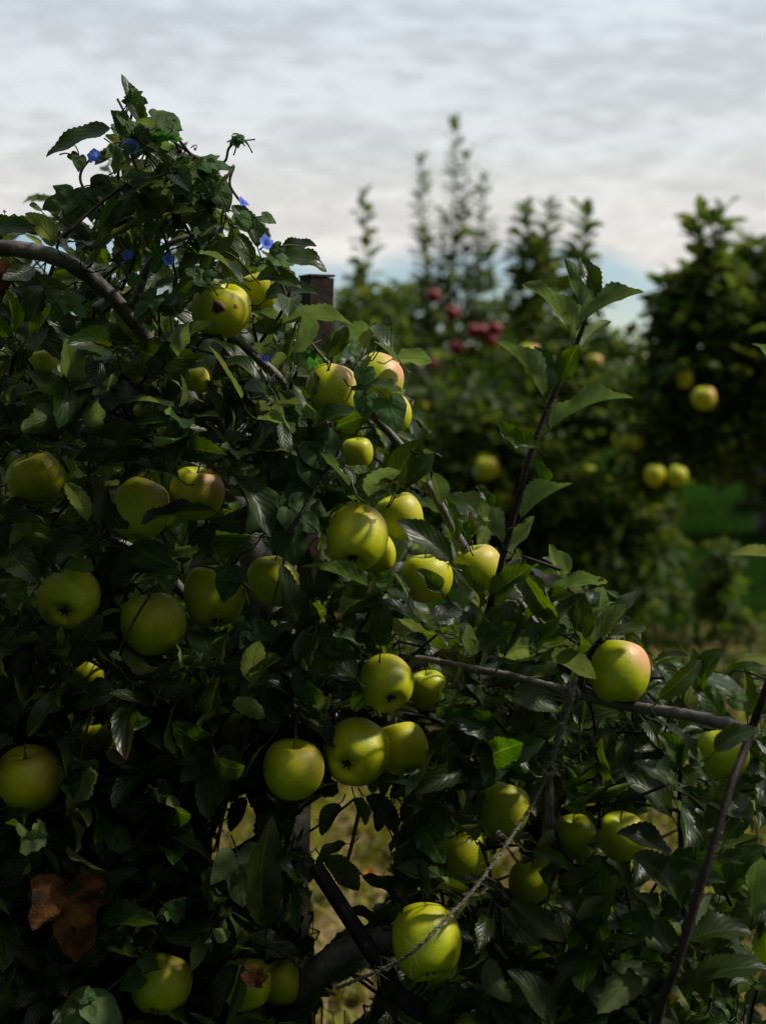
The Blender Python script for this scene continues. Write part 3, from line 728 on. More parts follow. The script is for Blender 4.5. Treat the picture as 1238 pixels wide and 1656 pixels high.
B(1126, 1588, 1240, 1568, 40, 1.66, 0, 55, .9, .3, rnd=.3)
B(1140, 1340, 1215, 1290, 40, 1.74, 0, 45, .8, .3, rnd=.35)
B(1160, 1310, 1150, 1260, 40, 1.72, 0, 20, .5, .4, rnd=.4)
B(1190, 1420, 1238, 1370, 44, 1.70, 0, 40, .7, .3, rnd=.5)
B(1165, 1440, 1180, 1385, 40, 1.74, 0, 30, .7, .3, rnd=.5)
B(1215, 1480, 1225, 1380, 40, 1.70, 0, 140, .7, .3, rnd=.4)
B(1155, 1215, 1225, 1180, 34, 1.60, 0, 30, .8, .3, rnd=.3)
B(1310, 918, 1172, 900, 30, 1.52, 0, 100, .5, .4, rnd=.8, ye=.9)
B(1290, 605, 1214, 556, 34, 1.62, 0, 130, .5, .3, rnd=.5)
B(1270, 1085, 1182, 1073, 24, 1.68, 0, 112, .8, .3, rnd=.55, ye=.9)
B(1130, 1120, 1118, 1048, 30, 1.76, 0, 20, .5, .5, rnd=.6)
B(1135, 1100, 1172, 1050, 34, 1.75, 0, 35, .6, .4, rnd=.5)
B(1165, 1160, 1128, 1105, 36, 1.76, 0, 25, .6, .3, rnd=.5)
B(1140, 1290, 1200, 1330, 40, 1.72, 0, 50, .8, .3, rnd=.3)
B(980, 1640, 930, 1560, 34, 1.72, 0, 35, .6, .3, rnd=.25)
B(700, 1656, 745, 1590, 36, 1.72, 0, 40, .6, .3, rnd=.2)
B(800, 1660, 760, 1610, 30, 1.74, 0, 40, .6, .3, rnd=.2)
B(1010, 1620, 1090, 1600, 34, 1.74, 0, 50, .6, .3, rnd=.35)
B(1090, 1540, 1040, 1480, 34, 1.76, 0, 40, .6, .3, rnd=.4)
B(1000, 1500, 930, 1478, 40, 1.80, 0, 50, .7, .3, rnd=.25)


def outside(pts, grow=14):
    """True where a point projects outside the foliage outline, or into one of the gaps"""
    x, y, d = proj(pts); ins = np.zeros(x.shape, bool)
    for dx, dy in ((0, 0), (grow, 0), (-grow, 0), (0, grow), (0, -grow)): ins |= inpoly(x + dx, y + dy, MASK)
    bad = ~ins
    for h in HOLES: bad |= inpoly(x, y, h)
    return bad


CLEAR = [  # things in front of which no filling leaf may stand: px polyline, half width, depth, how strictly
    ([(-50, 400), (62, 408), (120, 430), (175, 473), (235, 545)], 14, 1.87, .8), ([(210, 505), (240, 430), (300, 384)], 8, 1.88, .7), ([(350, 520), (385, 552), (452, 612)], 10, 1.88, .7),
    ([(520, 578), (622, 692), (660, 735), (702, 800), (748, 882)], 11, 1.88, .9), ([(640, 1060), (770, 1083), (820, 1092)], 8, 1.84, .7), ([(870, 1106), (930, 1120), (1040, 1146), (1130, 1161), (1210, 1186)], 13, 1.77, 1),
    ([(775, 1040), (812, 905), (840, 795), (885, 660), (942, 528)], 14, 1.77, 1), ([(925, 1122), (889, 1245), (889, 1345)], 15, 1.76, 1), ([(889, 1245), (845, 1325), (760, 1445), (660, 1545)], 12, 1.68, 1),
    ([(1060, 1656), (1095, 1555), (1135, 1425), (1180, 1275), (1212, 1188), (1248, 1085)], 12, 1.57, 1), ([(508, 1398), (600, 1540), (640, 1600)], 16, 1.76, 1), ([(470, 1640), (525, 1560), (620, 1520)], 18, 1.86, .8), ([(95, 1430), (135, 1540)], 38, 1.69, 1), ([(353, 470), (381, 495)], 20, 1.82, 1)] + [([(x, y), (x + 3, y - 3)], 11, 1.77, 1) for x, y in ((152, 252), (212, 238), (394, 326), (432, 392), (273, 420), (206, 412), (428, 580))]


def blocks_view(pts):
    x, y, d = proj(pts); bad = np.zeros(x.shape, bool)
    for line, hw, dd, pr in CLEAR:
        for (x0, y0), (x1, y1) in zip(line[:-1], line[1:]):
            t = np.clip(((x - x0) * (x1 - x0) + (y - y0) * (y1 - y0)) / ((x1 - x0) ** 2 + (y1 - y0) ** 2), 0, 1)
            bad |= ((x - x0 - t * (x1 - x0)) ** 2 + (y - y0 - t * (y1 - y0)) ** 2 < (hw + 5) ** 2) & (d < dd + .03)
    return bad


def clear_of_apples(pts, d_leaf, grow=.93):
    x, y, d = proj(pts); bad = np.zeros(x.shape, bool)
    for k in range(len(APR)):
        front = d < apd[k] + APR[k] * .5
        bad |= front & ((x - apx[k]) ** 2 + (y - apy[k]) ** 2 < (aprp[k] * grow * APG[k]) ** 2)
        bad |= np.sum((pts - APC[k]) ** 2, -1) < (APR[k] * .97) ** 2
    return bad


def fill(n, xr, yr, dr, mbA, mbB, twA, twB, dens=None, front_bias=False, leaf=(.048, .092)):
    px = rng.uniform(*xr, n); py = rng.uniform(*yr, n)
    d = rng.uniform(0, 1, n) ** (1.6 if front_bias else .8) * (dr[1] - dr[0]) + dr[0]
    ok = inpoly(px, py, MASK)
    if dens is not None: ok &= rng.random(n) < dens(px, py)
    px, py, d = px[ok], py[ok], d[ok]; n = len(px)
    c = P(px, py, d)
    ax = unit(np.stack([rng.normal(.1, .6, n), rng.normal(-.35, .55, n), rng.normal(.55, .5, n)], -1))
    keep_tw = ~outside(c, 0)
    isB_c = (px > 1010) & (py > 1060)
    for mb, sel in ((twA, ~isB_c & keep_tw), (twB, isB_c & keep_tw)):
        for k in np.nonzero(sel)[0]:
            e = c[k] - ax[k] * rng.uniform(.05, .12) + np.array([0, .03, -.01])
            ex, ey, ed = proj(e)
            tp = e + (c[k] - e) * np.linspace(0, 1, 7)[:, None]
            if outside(e[None], 0)[0] or clear_of_apples(tp, None, 1.12).any() or blocks_view(tp).any(): continue
            mb.tube([e, (e + c[k]) / 2 + rng.normal(0, .006, 3), c[k]], [.0028, .0022, .0018], 5, sub=3)
    m = 7; az = (np.arange(m)[None] * 2.4 + rng.uniform(0, 6.28, (n, 1))) + rng.normal(0, .3, (n, m))
    e1 = unit(np.cross(ax, np.array([0.3, .2, 1.0])) + 1e-6); e2 = np.cross(ax, e1)
    el = rng.uniform(-.1, .9, (n, m))
    dr_ = np.cos(el)[..., None] * (np.cos(az)[..., None] * e1[:, None] + np.sin(az)[..., None] * e2[:, None]) + np.sin(el)[..., None] * ax[:, None]
    dr_ = unit(dr_ + np.array([0, 0, -.18]))
    nr = unit(ax[:, None] * .8 + rng.normal(0, .42, (n, m, 3)) + np.array([0, -.1, .35]))
    pl = rng.uniform(.012, .034, (n, m)); L = rng.uniform(*leaf, (n, m)); L = L * rng.choice([1, 1, 1, .6], (n, m))
    base = c[:, None] + dr_ * pl[..., None]
    isB = np.repeat(isB_c[:, None], m, 1)
    base, dr_, nr, L = base.reshape(-1, 3), dr_.reshape(-1, 3), nr.reshape(-1, 3), L.ravel(); cc = np.repeat(c, m, 0); isB = isB.ravel()
    W = L * rng.uniform(.36, .53, len(L))
    _, _, bn = frame_arrays(dr_, nr)
    bad = np.zeros(len(L), bool)
    for f, sd in ((0, 0), (.3, .45), (.3, -.45), (.6, .45), (.6, -.45), (.8, 0), (1, 0), (.5, 0)):
        p = base + dr_ * (L * f)[:, None] + bn * (W * sd)[:, None] + nr * (.06 * L * 4 * f * (1 - f))[:, None]
        bad |= outside(p); bad |= clear_of_apples(p, None); bad |= blocks_view(p)
    bad |= clear_of_apples(cc, None, .98)
    ok = ~bad
    rn = np.stack([rng.random(len(L)), rng.random(len(L))], -1)
    bend = rng.normal(.65, .45, len(L)); fold = rng.uniform(.1, .6, len(L)); wav = rng.uniform(.02, .14, len(L))
    for mb, sel in ((mbA, ok & ~isB), (mbB, ok & isB)):
        leaves(mb, base[sel], dr_[sel], nr[sel], L[sel], W[sel], bend[sel], fold[sel], wav[sel], rn[sel], cc[sel], NV=14, NU=6)
    return int(ok.sum())


def dens_main(px, py):
    d = np.ones_like(px)
    d = np.where((px > 1030) & (py > 1040), .55, d); d = np.where((px > 1060) & (py < 1150), .16, d)
    d = np.where((py < 400) & (px < 440), .4, d)
    return d


twA, twB = MB(), MB()
cnt = fill(1250, (-350, 1450), (110, 1950), (1.95, 2.55), ha, hb, twA, twB, dens_main)
cnt += fill(680, (-150, 1350), (110, 1750), (1.74, 1.95), ha, hb, twA, twB, dens_main, True)
cnt += fill(60, (60, 450), (140, 460), (1.76, 2.02), ha, hb, twA, twB, None, False, (.034, .062))
cnt += fill(200, (-60, 480), (1100, 1700), (1.76, 1.97), ha, hb, twA, twB, None, False, (.04, .07))
cnt += fill(420, (-60, 1120), (1020, 1720), (1.97, 2.45), ha, hb, twA, twB)
print('near leaves', cnt)
ha.join(twA, 1).build('crown', [M_leaf, M_twig], tree)
hb.join(twB, 1).build('crown', [M_leaf, M_twig], near2)

# ------------------------------------------------------------------ morning glory vine
vine = thing('morning_glory_vine', (-0.30, 1.80, 0), 'morning glory vine with three-lobed leaves and blue flowers, twining over the left tree', 'vine')
HO = [(0, 0), (-.10, .06), (-.20, .16), (-.24, .30), (-.18, .43), (-.05, .52), (.10, .57), (.26, .62), (.42, .66), (.42, .57), (.40, .47), (.38, .38), (.40, .31), (.47, .29), (.56, .31), (.70, .30), (.84, .22), (.95, .11), (1.06, 0)]
HEART = [(0, 0), (-.12, .07), (-.22, .20), (-.22, .36), (-.10, .48), (.08, .53), (.26, .52), (.44, .45), (.62, .34), (.80, .20), (.92, .09), (1.02, 0)]


def vine_leaf(mb, jx, jy, tx, ty, d=1.77, dz=0., roll=20, curl=.5, rnd=None, ye=None, outline=HO, crumple=.04, fold=.25):
    b_ = P(jx, jy, d); t_ = P(tx, ty, d + dz); vine_leaf3(mb, b_, t_, roll, curl, rnd, ye, outline, crumple, fold)


def vine_leaf3(mb, b_, t_, roll, curl, rnd=None, ye=None, outline=HO, crumple=.04, fold=.25):
    L = np.linalg.norm(t_ - b_); di = (t_ - b_) / L; tc = unit(CAM - (b_ + t_) / 2); tc = unit(tc - di * (tc @ di)); u = np.cross(di, tc)
    ref = u[2] if abs(u[2]) > .25 else u[0]
    if ref < 0: u = -u
    nr = math.cos(R(roll)) * tc + math.sin(R(roll)) * u; bn = np.cross(nr, di)
    ho = np.array(outline); full = np.vstack([ho, (ho * [1, -1])[-2:0:-1]]); M = len(full)
    c0 = np.array([.16, 0]); NR = 6; V2 = [c0[None]]
    for k in range(1, NR + 1): V2.append(c0 + (full - c0) * (k / NR))
    V2 = np.concatenate(V2); x, y = V2[:, 0], V2[:, 1]
    p = rng.uniform(0, 6.28, 3)
    z = -curl * .35 * ((x - .3) ** 2 + y ** 2) + fold * np.abs(y) * .5 + crumple * (np.sin(9 * x + p[0]) * np.sin(8 * y + p[1]) + .6 * np.sin(17 * x + 6 * y + p[2]))
    V = b_ + L * (x[:, None] * di + y[:, None] * bn + z[:, None] * nr)
    Q = []
    for j in range(M):
        j2 = (j + 1) % M; Q.append((0, 1 + j, 1 + j2, 1 + j2))
        for k in range(NR - 1): a = 1 + k * M; Q.append((a + j, a + M + j, a + M + j2, a + j2))
    r0 = random.random() if rnd is None else rnd; y0 = random.random() * .6 if ye is None else ye
    uv = np.stack([.5 + y * .75, np.clip(x, 0, 1)], -1)
    mb.add(V, Q, uv, np.tile([[r0, y0]], (len(V), 1)))
    pe = b_ - di * .02 - nr * .02 + np.array([0, .01, 0]); mb.tube([b_, (b_ + pe) / 2 + nr * .003, pe], [.0009, .0009, .0011], 4, sub=2)


vl = MB(); VL = lambda *a, **k: vine_leaf(vl, *a, **k)
VL(140, 322, 104, 362, roll=30, rnd=.2); VL(112, 318, 68, 335, roll=35, rnd=.3)
VL(165, 292, 150, 320, roll=20, rnd=.1, outline=HEART); VL(150, 300, 188, 316, roll=25, rnd=.2)
VL(128, 254, 128, 278, roll=20, rnd=.3, outline=HEART); VL(116, 250, 130, 262, roll=30, outline=HEART)
VL(270, 190, 295, 208, roll=45, rnd=.4, outline=HEART, d=1.8); VL(245, 190, 290, 215, roll=50, rnd=.4)
VL(236, 212, 250, 235, roll=40, rnd=.7); VL(205, 232, 224, 248, roll=30, rnd=.5, outline=HEART); VL(255, 225, 295, 222, roll=120, rnd=.7)
VL(330, 262, 375, 272, roll=60, rnd=.4); VL(345, 268, 318, 285, roll=40, rnd=.9)
VL(300, 320, 345, 345, roll=40, rnd=.85); VL(248, 360, 238, 385, roll=40, rnd=.8, ye=0, outline=HEART); VL(425, 350, 447, 360, roll=40, rnd=.8, outline=HEART)
VL(265, 410, 245, 440, roll=140, rnd=.9); VL(440, 415, 475, 428, roll=50, rnd=.9, outline=HEART)
VL(100, 480, 85, 520, roll=35, rnd=.7); VL(112, 485, 138, 512, roll=30, rnd=.8)
VL(250, 480, 215, 510, roll=50, rnd=.6); VL(262, 490, 300, 475, roll=50, rnd=.5); VL(232, 500, 225, 525, roll=40, rnd=.5)
VL(318, 455, 350, 440, roll=30, rnd=.3, d=1.75); VL(325, 462, 305, 475, roll=35, rnd=.3, d=1.75); VL(330, 450, 300, 435, roll=35, rnd=.3, d=1.75)
VL(372, 452, 350, 458, roll=70, rnd=.4, d=1.76, outline=HEART)
VL(470, 668, 445, 682, roll=20, rnd=.5, outline=HEART); VL(470, 668, 497, 690, roll=20, rnd=.7, outline=HEART); VL(468, 672, 466, 708, roll=15, rnd=.5, outline=HEART)
VL(497, 722, 480, 782, roll=15, rnd=.3); VL(510, 715, 558, 764, roll=15, rnd=.4, outline=HEART); VL(505, 745, 525, 800, roll=20, rnd=.25, outline=HEART)
VL(455, 805, 478, 910, roll=15, rnd=.25, d=1.76); VL(470, 820, 515, 858, roll=20, rnd=.3, d=1.755); VL(450, 810, 425, 862, roll=20, rnd=.3, d=1.765, outline=HEART)
VL(272, 922, 240, 915, roll=20, rnd=.3, outline=HEART, d=1.76); VL(274, 922, 305, 908, roll=20, rnd=.3, outline=HEART, d=1.76); VL(272, 928, 272, 962, roll=15, rnd=.25, outline=HEART, d=1.755)
VL(372, 930, 345, 918, roll=20, rnd=.2, outline=HEART); VL(376, 926, 402, 938, roll=20, rnd=.25, outline=HEART); VL(370, 934, 362, 975, roll=15, rnd=.2, outline=HEART)
VL(405, 1020, 375, 1040, roll=20, rnd=.2, outline=HEART); VL(410, 1018, 448, 1028, roll=20, rnd=.25, outline=HEART); VL(408, 1025, 420, 1065, roll=15, rnd=.2)
VL(592, 640, 590, 680, d=1.79, roll=15, rnd=.75, ye=0, outline=HEART, curl=.9); VL(628, 650, 645, 700, d=1.78, roll=20, rnd=.55, ye=.1, outline=HEART); VL(590, 600, 588, 640, d=1.8, roll=30, rnd=1, ye=0, outline=HEART)
VL(565, 555, 580, 575, d=1.88, roll=30, rnd=1, ye=0); VL(500, 560, 480, 590, d=1.86, roll=35, rnd=.9); VL(505, 575, 525, 605, d=1.86, roll=140, rnd=1)
VL(425, 1110, 440, 1180, roll=15, rnd=.1); VL(400, 1080, 365, 1150, roll=20, rnd=.1); VL(345, 1225, 345, 1310, roll=15, rnd=.05, d=1.75); VL(330, 1230, 300, 1262, roll=15, rnd=.05, d=1.75)
VL(182, 1352, 155, 1372, roll=20, rnd=.25, outline=HEART); VL(186, 1350, 212, 1382, roll=20, rnd=.6, outline=HEART); VL(178, 1362, 175, 1405, roll=15, rnd=.2, outline=HEART)
VL(285, 1470, 252, 1482, roll=25, rnd=.35, outline=HEART, d=1.74); VL(288, 1468, 300, 1450, roll=25, rnd=.3, outline=HEART, d=1.74); VL(286, 1474, 286, 1502, roll=25, rnd=.35, outline=HEART, d=1.74)
VL(385, 1385, 395, 1465, roll=20, rnd=.25, ye=.7, d=1.74); VL(375, 1400, 345, 1445, roll=25, rnd=.3, ye=.7, d=1.74, outline=HEART)
VL(140, 1622, 88, 1650, roll=30, rnd=.75, ye=1, d=1.72, outline=HEART); VL(150, 1622, 200, 1655, roll=30, rnd=.6, ye=1, d=1.72, outline=HEART)
VL(232, 1550, 258, 1568, roll=30, rnd=.2, d=1.74, outline=HEART); VL(225, 1578, 190, 1600, roll=30, rnd=.15, d=1.74, outline=HEART)
VL(115, 1252, 140, 1290, roll=30, rnd=.6, ye=.9, d=1.75); VL(130, 1255, 112, 1300, roll=140, rnd=.5, ye=.8, d=1.75); VL(190, 1210, 230, 1240, roll=30, rnd=.3, ye=1, d=1.76, outline=HEART)
VL(1165, 1130, 1150, 1112, roll=30, rnd=.9, d=1.70, outline=HEART); VL(1185, 1128, 1215, 1148, roll=30, rnd=.9, d=1.70, outline=HEART)
VST = [[(405, 2300, 1.8), (420, 1700, 1.86), (350, 1420, 1.82), (400, 1180, 1.8), (430, 1020, 1.79), (465, 880, 1.78), (480, 760, 1.79), (450, 640, 1.8), (395, 590, 1.82), (285, 545, 1.8), (285, 450, 1.8), (250, 340, 1.8), (210, 240, 1.8), (215, 170, 1.8), (210, 150, 1.8)],
       [(210, 420, 1.82), (160, 340, 1.79), (130, 290, 1.79), (150, 255, 1.80), (200, 235, 1.81), (260, 220, 1.82), (330, 262, 1.8), (362, 262, 1.79), (370, 240, 1.79), (384, 226, 1.79), (390, 218, 1.79)],
       [(330, 262, 1.8), (355, 300, 1.79), (378, 268, 1.80), (372, 300, 1.8), (400, 340, 1.8), (430, 385, 1.8), (480, 520, 1.84), (560, 620, 1.84), (600, 640, 1.80), (615, 655, 1.79)],
       [(120, 2200, 1.78), (60, 1700, 1.78), (120, 1480, 1.77), (180, 1360, 1.78), (130, 1250, 1.77), (170, 1100, 1.80), (270, 930, 1.78), (375, 930, 1.79), (440, 1000, 1.80)],
       [(350, 1420, 1.82), (285, 1470, 1.76), (220, 1560, 1.76), (150, 1620, 1.74)],
       [(220, 300, 1.81), (235, 370, 1.80), (205, 440, 1.81), (240, 500, 1.8), (270, 560, 1.79), (250, 640, 1.80)],
       [(300, 240, 1.82), (285, 330, 1.80), (330, 360, 1.79), (300, 400, 1.80), (370, 410, 1.79), (420, 460, 1.79)],
       [(190, 160, 1.81), (240, 250, 1.80), (290, 300, 1.79), (340, 330, 1.78)]]
for k, pts in enumerate(VST):
    Aa = np.array(pts, float); st = MB(); st.tube(P(Aa[:, 0], Aa[:, 1], Aa[:, 2]), [.0018] * (len(pts) - 1) + [.0008], 6, sub=8); st.build('stem', M_vstem, vine)
    for q in range(8 if k not in (3, 4) else 5):                              # small leaves along every stem
        i = rng.integers(0, len(pts) - 1); f = rng.random(); p = Aa[i] * (1 - f) + Aa[i + 1] * f
        if p[1] > 1700: continue
        a = rng.uniform(0, 6.28); s_ = rng.uniform(14, 36); bx, by = p[0] + rng.normal(0, 10), p[1] + rng.normal(0, 10)
        tx, ty = bx + s_ * math.cos(a), by + s_ * math.sin(a) + 8
        pt = P(np.array([bx, tx, (bx + tx) / 2]), np.array([by, ty, (by + ty) / 2]), p[2] - .03)
        if clear_of_apples(pt, None).any() or outside(pt, 22).any(): continue
        vine_leaf3(vl, pt[0], pt[1], rng.uniform(10, 60), .5, None, rng.uniform(0, .4), HEART if rng.random() < .45 else HO)
# curled dry calyx threads of spent flowers in the treetop, and tendrils
td = MB()
for q in range(90):
    cx, cy = (rng.uniform(180, 400), rng.uniform(230, 430)) if q < 66 else (rng.uniform(385, 450), rng.uniform(560, 640))
    if outside(P(cx, cy, 1.8)[None], 0)[0]: continue
    c = P(cx, cy, rng.uniform(1.76, 1.84)); v = unit(rng.normal(0, 1, 3) + [0, 0, .3]); u = unit(np.cross(v, rng.normal(0, 1, 3))); l = rng.uniform(.012, .03)
    if clear_of_apples(c[None], None)[0]: continue
    td.tube([c, c + v * l * .5 + u * l * .1, c + v * l * .8 + u * l * .35, c + v * l + u * l * .8], [.0009, .0008, .0007, .0004], 4, sub=3)
for (cx, cy) in ((388, 220), (380, 228), (392, 226), (212, 158), (206, 165), (220, 150), (198, 185)):
    for q in range(3): vine_leaf3(vl, P(cx, cy, 1.79), P(cx + rng.normal(0, 9), cy + rng.normal(0, 7), 1.785), 30, .4, .9, .1, HEART)
vl.join(td, 1).build('leaves', [M_vine, M_vstem], vine)
wm = MB(); vine_leaf(wm, 112, 1432, 135, 1552, 1.72, -.01, 22, 1.5, .5, .5, HO, .12, .7)
o = wm.build('withered_leaf', M_wither, vine); o['label'] = 'rust brown withered lobed leaf'
wm = MB(); vine_leaf(wm, 403, 1572, 425, 1598, 1.70, 0, 25, .6, .5, .5, HEART, .05, .3); vine_leaf(wm, 425, 1575, 404, 1590, 1.70, 0, 25, .6, .5, .5, HEART, .05, .3)
wm.build('withered_leaf', M_wither, vine)['label'] = 'scrap of withered brown leaf'
wm = MB(); vine_leaf(wm, -6, 430, 8, 478, 1.78, 0, 20, .9, .5, .5, HEART, .06, .5); wm.build('withered_leaf', M_wither, vine)['label'] = 'brown curled leaf at the end of the bough'


def flower(px, py, d, size, aim, mats=(M_petal, M_throat), name='flower', closed=1.0):
    """funnel flower, five pleats"""
    c = P(px, py, d); ax = unit(np.asarray(aim, float)); e1 = unit(np.cross(ax, [0.2, .1, 1])); e2 = np.cross(ax, e1); r = size / 2 / F0 * d
    pr = [(.08, -1.5), (.10, -1.1), (.16, -.7), (.30, -.35), (.55, -.12), (.82, 0.0), (1.0, .02)]; ns = 30; V = []; Q = []
    for (a, z) in pr:
        for j in range(ns):
            t = 2 * math.pi * j / ns; rr = a * closed * (1 + .10 * a * math.cos(5 * t)) * r; zz = z * r + .10 * a * a * r * math.cos(10 * t + .4) - .12 * r * a * a * math.sin(2 * t)
            V.append(c + rr * (math.cos(t) * e1 + math.sin(t) * e2) + zz * ax)
    for i in range(len(pr) - 1):
        for j in range(ns): Q.append((i * ns + j, i * ns + (j + 1) % ns, (i + 1) * ns + (j + 1) % ns, (i + 1) * ns + j))
    fo = mesh_obj(name, V, Q, mats[0], vine)
    if mats[1]:
        t = MB(); t.tube([c - ax * r * 1.5, c - ax * r * 1.75], [r * .16, r * .10], 7); t.build('flower_base', M_green_twig, fo)
        fo.children[0].matrix_parent_inverse = Matrix(); fo.children[0].location = -fo.location if False else (0, 0, 0)
    return fo


for (px, py, s_, aim, d) in ((152, 252, 24, (-.3, -.8, .3), 1.78), (212, 238, 26, (.1, -.9, .2), 1.77), (394, 326, 20, (.6, -.4, .6), 1.79), (432, 392, 27, (.5, -.6, .4), 1.78), (273, 420, 20, (.3, -.9, .2), 1.77),
                             (206, 412, 18, (.2, -.9, .3), 1.79), (428, 580, 15, (0, -.9, .3), 1.84), (436, 616, 14, (.2, -.9, .2), 1.84), (210, 340, 14, (0, -.9, .2), 1.78)):
    flower(px, py, d, s_, aim)
for (px, py, s_, aim, d) in ((316, 241, 16, (.4, -.3, -.5), 1.78), (424, 348, 17, (-.6, -.3, .4), 1.78), (8, 342, 16, (.2, -.5, .5), 1.80)):
    o = flower(px, py, d, s_, aim, (M_pink, None), 'faded_flower', .35); o['label'] = 'shut faded pink flower'

# ------------------------------------------------------------------ post, stake, rope
post = thing('steel_post', (-0.11, 2.25, 0), 'square dark rusty steel post standing behind the left tree', 'post')


def prism(mb, p0, p1, a, b_, ang, bev=.12):
    """square tube/bar with bevelled corners between two points"""
    ax = unit(np.asarray(p1, float) - p0); e1 = np.array([math.cos(ang), math.sin(ang), 0.0]); e1 = unit(e1 - ax * (e1 @ ax)); e2 = np.cross(ax, e1)
    k = 1 - bev; ring = [(1, -k), (1, k), (k, 1), (-k, 1), (-1, k), (-1, -k), (-k, -1), (k, -1)]
    V = [np.asarray(p) + x * a * e1 + y * b_ * e2 for p in (p0, p1) for x, y in ring]; Q = [(j, (j + 1) % 8, 8 + (j + 1) % 8, 8 + j) for j in range(8)]
    V += [np.asarray(p0, float), np.asarray(p1, float)]
    Q += [(17, 8 + j, 8 + (j + 1) % 8, 8 + (j + 1) % 8) for j in range(8)] + [(16, (j + 1) % 8, j, j) for j in range(8)]
    mb.add(V, Q)


top = P(512, 449, 2.25); m_ = MB(); prism(m_, (top[0] - .085, top[1] + .05, 0), top, .021, .021, R(28), .06); m_.build('shaft', M_post, post, smooth=False)
m_ = MB(); prism(m_, top + [0, 0, .0005], top + [0, 0, .004], .0222, .0222, R(28), .06); m_.build('cap', M_post, post, smooth=False)
p0, p1 = P(508, 1398, 1.80), P(655, 1625, 1.76); dirs = unit(p1 - p0); foot = p0 + dirs * (p0[2] / -dirs[2])
m_ = MB(); prism(m_, foot, p0, .0088, .0088, R(20), .35)
tag(m_.build('stake', M_stake, None, smooth=False), 'black iron stake leaning diagonally in the bottom gap, across the low bough', 'stake')

rope = thing('rope', P(925, 1122, 1.79), 'frayed grey jute rope tied to the horizontal branch, knotted and slanting down left', 'rope')


def twist(mb, pts, r, strands=3, pitch=.030, fuzz=160, sub=14):
    pts = np.asarray(pts, float); pp = np.vstack([2 * pts[0] - pts[1], pts, 2 * pts[-1] - pts[-2]]); o = []
    for i in range(1, len(pp) - 2):
        for t in np.linspace(0, 1, sub, endpoint=False):
            a, b, c, d = pp[i - 1:i + 3]; o.append(.5 * ((2 * b) + (c - a) * t + (2 * a - 5 * b + 4 * c - d) * t * t + (3 * b - a - 3 * c + d) * t ** 3))
    o = np.array(o); s = np.concatenate([[0], np.cumsum(np.linalg.norm(np.diff(o, axis=0), axis=1))])
    m = int(s[-1] / .0028); q = np.stack([np.interp(np.linspace(0, s[-1], m), s, o[:, k]) for k in range(3)], -1); T = unit(np.gradient(q, axis=0)); U = unit(np.cross(T, [0.1, 1, .1])); Bq = np.cross(T, U)
    q = q + rng.normal(0, .0005, q.shape)
    for k in range(strands):
        a = np.linspace(0, s[-1] / pitch * 6.28, m) + k * 6.28 / strands
        mb.tube(q + (np.cos(a) * r * .55)[:, None] * U + (np.sin(a) * r * .55)[:, None] * Bq, r * .62, 6, rough=.12, sub=1)
    for k in range(fuzz):
        i = rng.integers(0, m); v = unit(rng.normal(0, 1, 3) + T[i] * .6); l = rng.uniform(.004, .016); c = q[i] + v * r * .6; b2 = rng.normal(0, .3, 3) * l
        mb.tube([c, c + v * l * .5 + b2, c + v * l + b2 * 2.4], [.00028, .00022, .00014], 3, sub=2, cap=False)


m_ = MB(); PR = lambda L: [P(*p) for p in L]
twist(m_, PR([(929, 1112, 1.795), (925, 1128, 1.785), (912, 1165, 1.785), (900, 1205, 1.785), (889, 1240, 1.785)]), .0034, 3, .024, 170)
twist(m_, PR([(921, 1104, 1.80), (919, 1122, 1.79), (908, 1165, 1.792), (896, 1205, 1.792), (886, 1240, 1.79)]), .0026, 2, .022, 80)
m_.build('hanging_length', M_twine, rope)
m_ = MB(); twist(m_, PR([(928, 1110, 1.80), (934, 1118, 1.785), (932, 1134, 1.80), (926, 1136, 1.828), (922, 1120, 1.835), (924, 1104, 1.825), (930, 1106, 1.80)]), .0030, 2, .02, 40, 8); m_.build('loop', M_twine, rope)
m_ = MB(); twist(m_, PR([(882, 1240, 1.782), (890, 1234, 1.775), (896, 1244, 1.778), (889, 1254, 1.775), (880, 1248, 1.778), (884, 1238, 1.79), (894, 1240, 1.79), (890, 1252, 1.79), (882, 1244, 1.784)]), .0036, 3, .022, 70, 8); m_.build('knot', M_twine, rope)
m_ = MB(); twist(m_, PR([(886, 1250, 1.785), (870, 1285, 1.78), (845, 1325, 1.77), (805, 1385, 1.74), (760, 1445, 1.71), (705, 1502, 1.68), (660, 1545, 1.68), (600, 1575, 1.72), (540, 1600, 1.80)]), .0021, 3, .017, 170); m_.build('slanting_length', M_twine, rope)
m_ = MB()
for k in range(95):
    a = rng.uniform(0, 6.28); r0 = rng.uniform(0, .003); r1 = rng.uniform(.0, .0075); l = rng.uniform(.88, 1.0)
    b0 = P(888, 1252, 1.782); e = P(889, 1344, 1.782); o1 = RGT * math.cos(a) + FWD * math.sin(a)
    mid = b0 * .55 + e * .45 + o1 * (r0 + .0018) + rng.normal(0, .0007, 3)
    m_.tube([b0 + o1 * r0, mid, b0 * (1 - l) + e * l + o1 * r1 + rng.normal(0, .0014, 3)], [.0006, .0005, .0003], 4, sub=4)
for k in range(26):
    f = rng.uniform(.05, .95); c = P(888, 1252 + 88 * f, 1.782); v = unit(rng.normal(0, 1, 3) + [0, 0, -.9]); l = rng.uniform(.006, .02); m_.tube([c, c + v * l * .5 + rng.normal(0, .001, 3), c + v * l], [.0003, .00025, .00015], 3, sub=2, cap=False)
m_.build('frayed_tail', M_twine, rope)


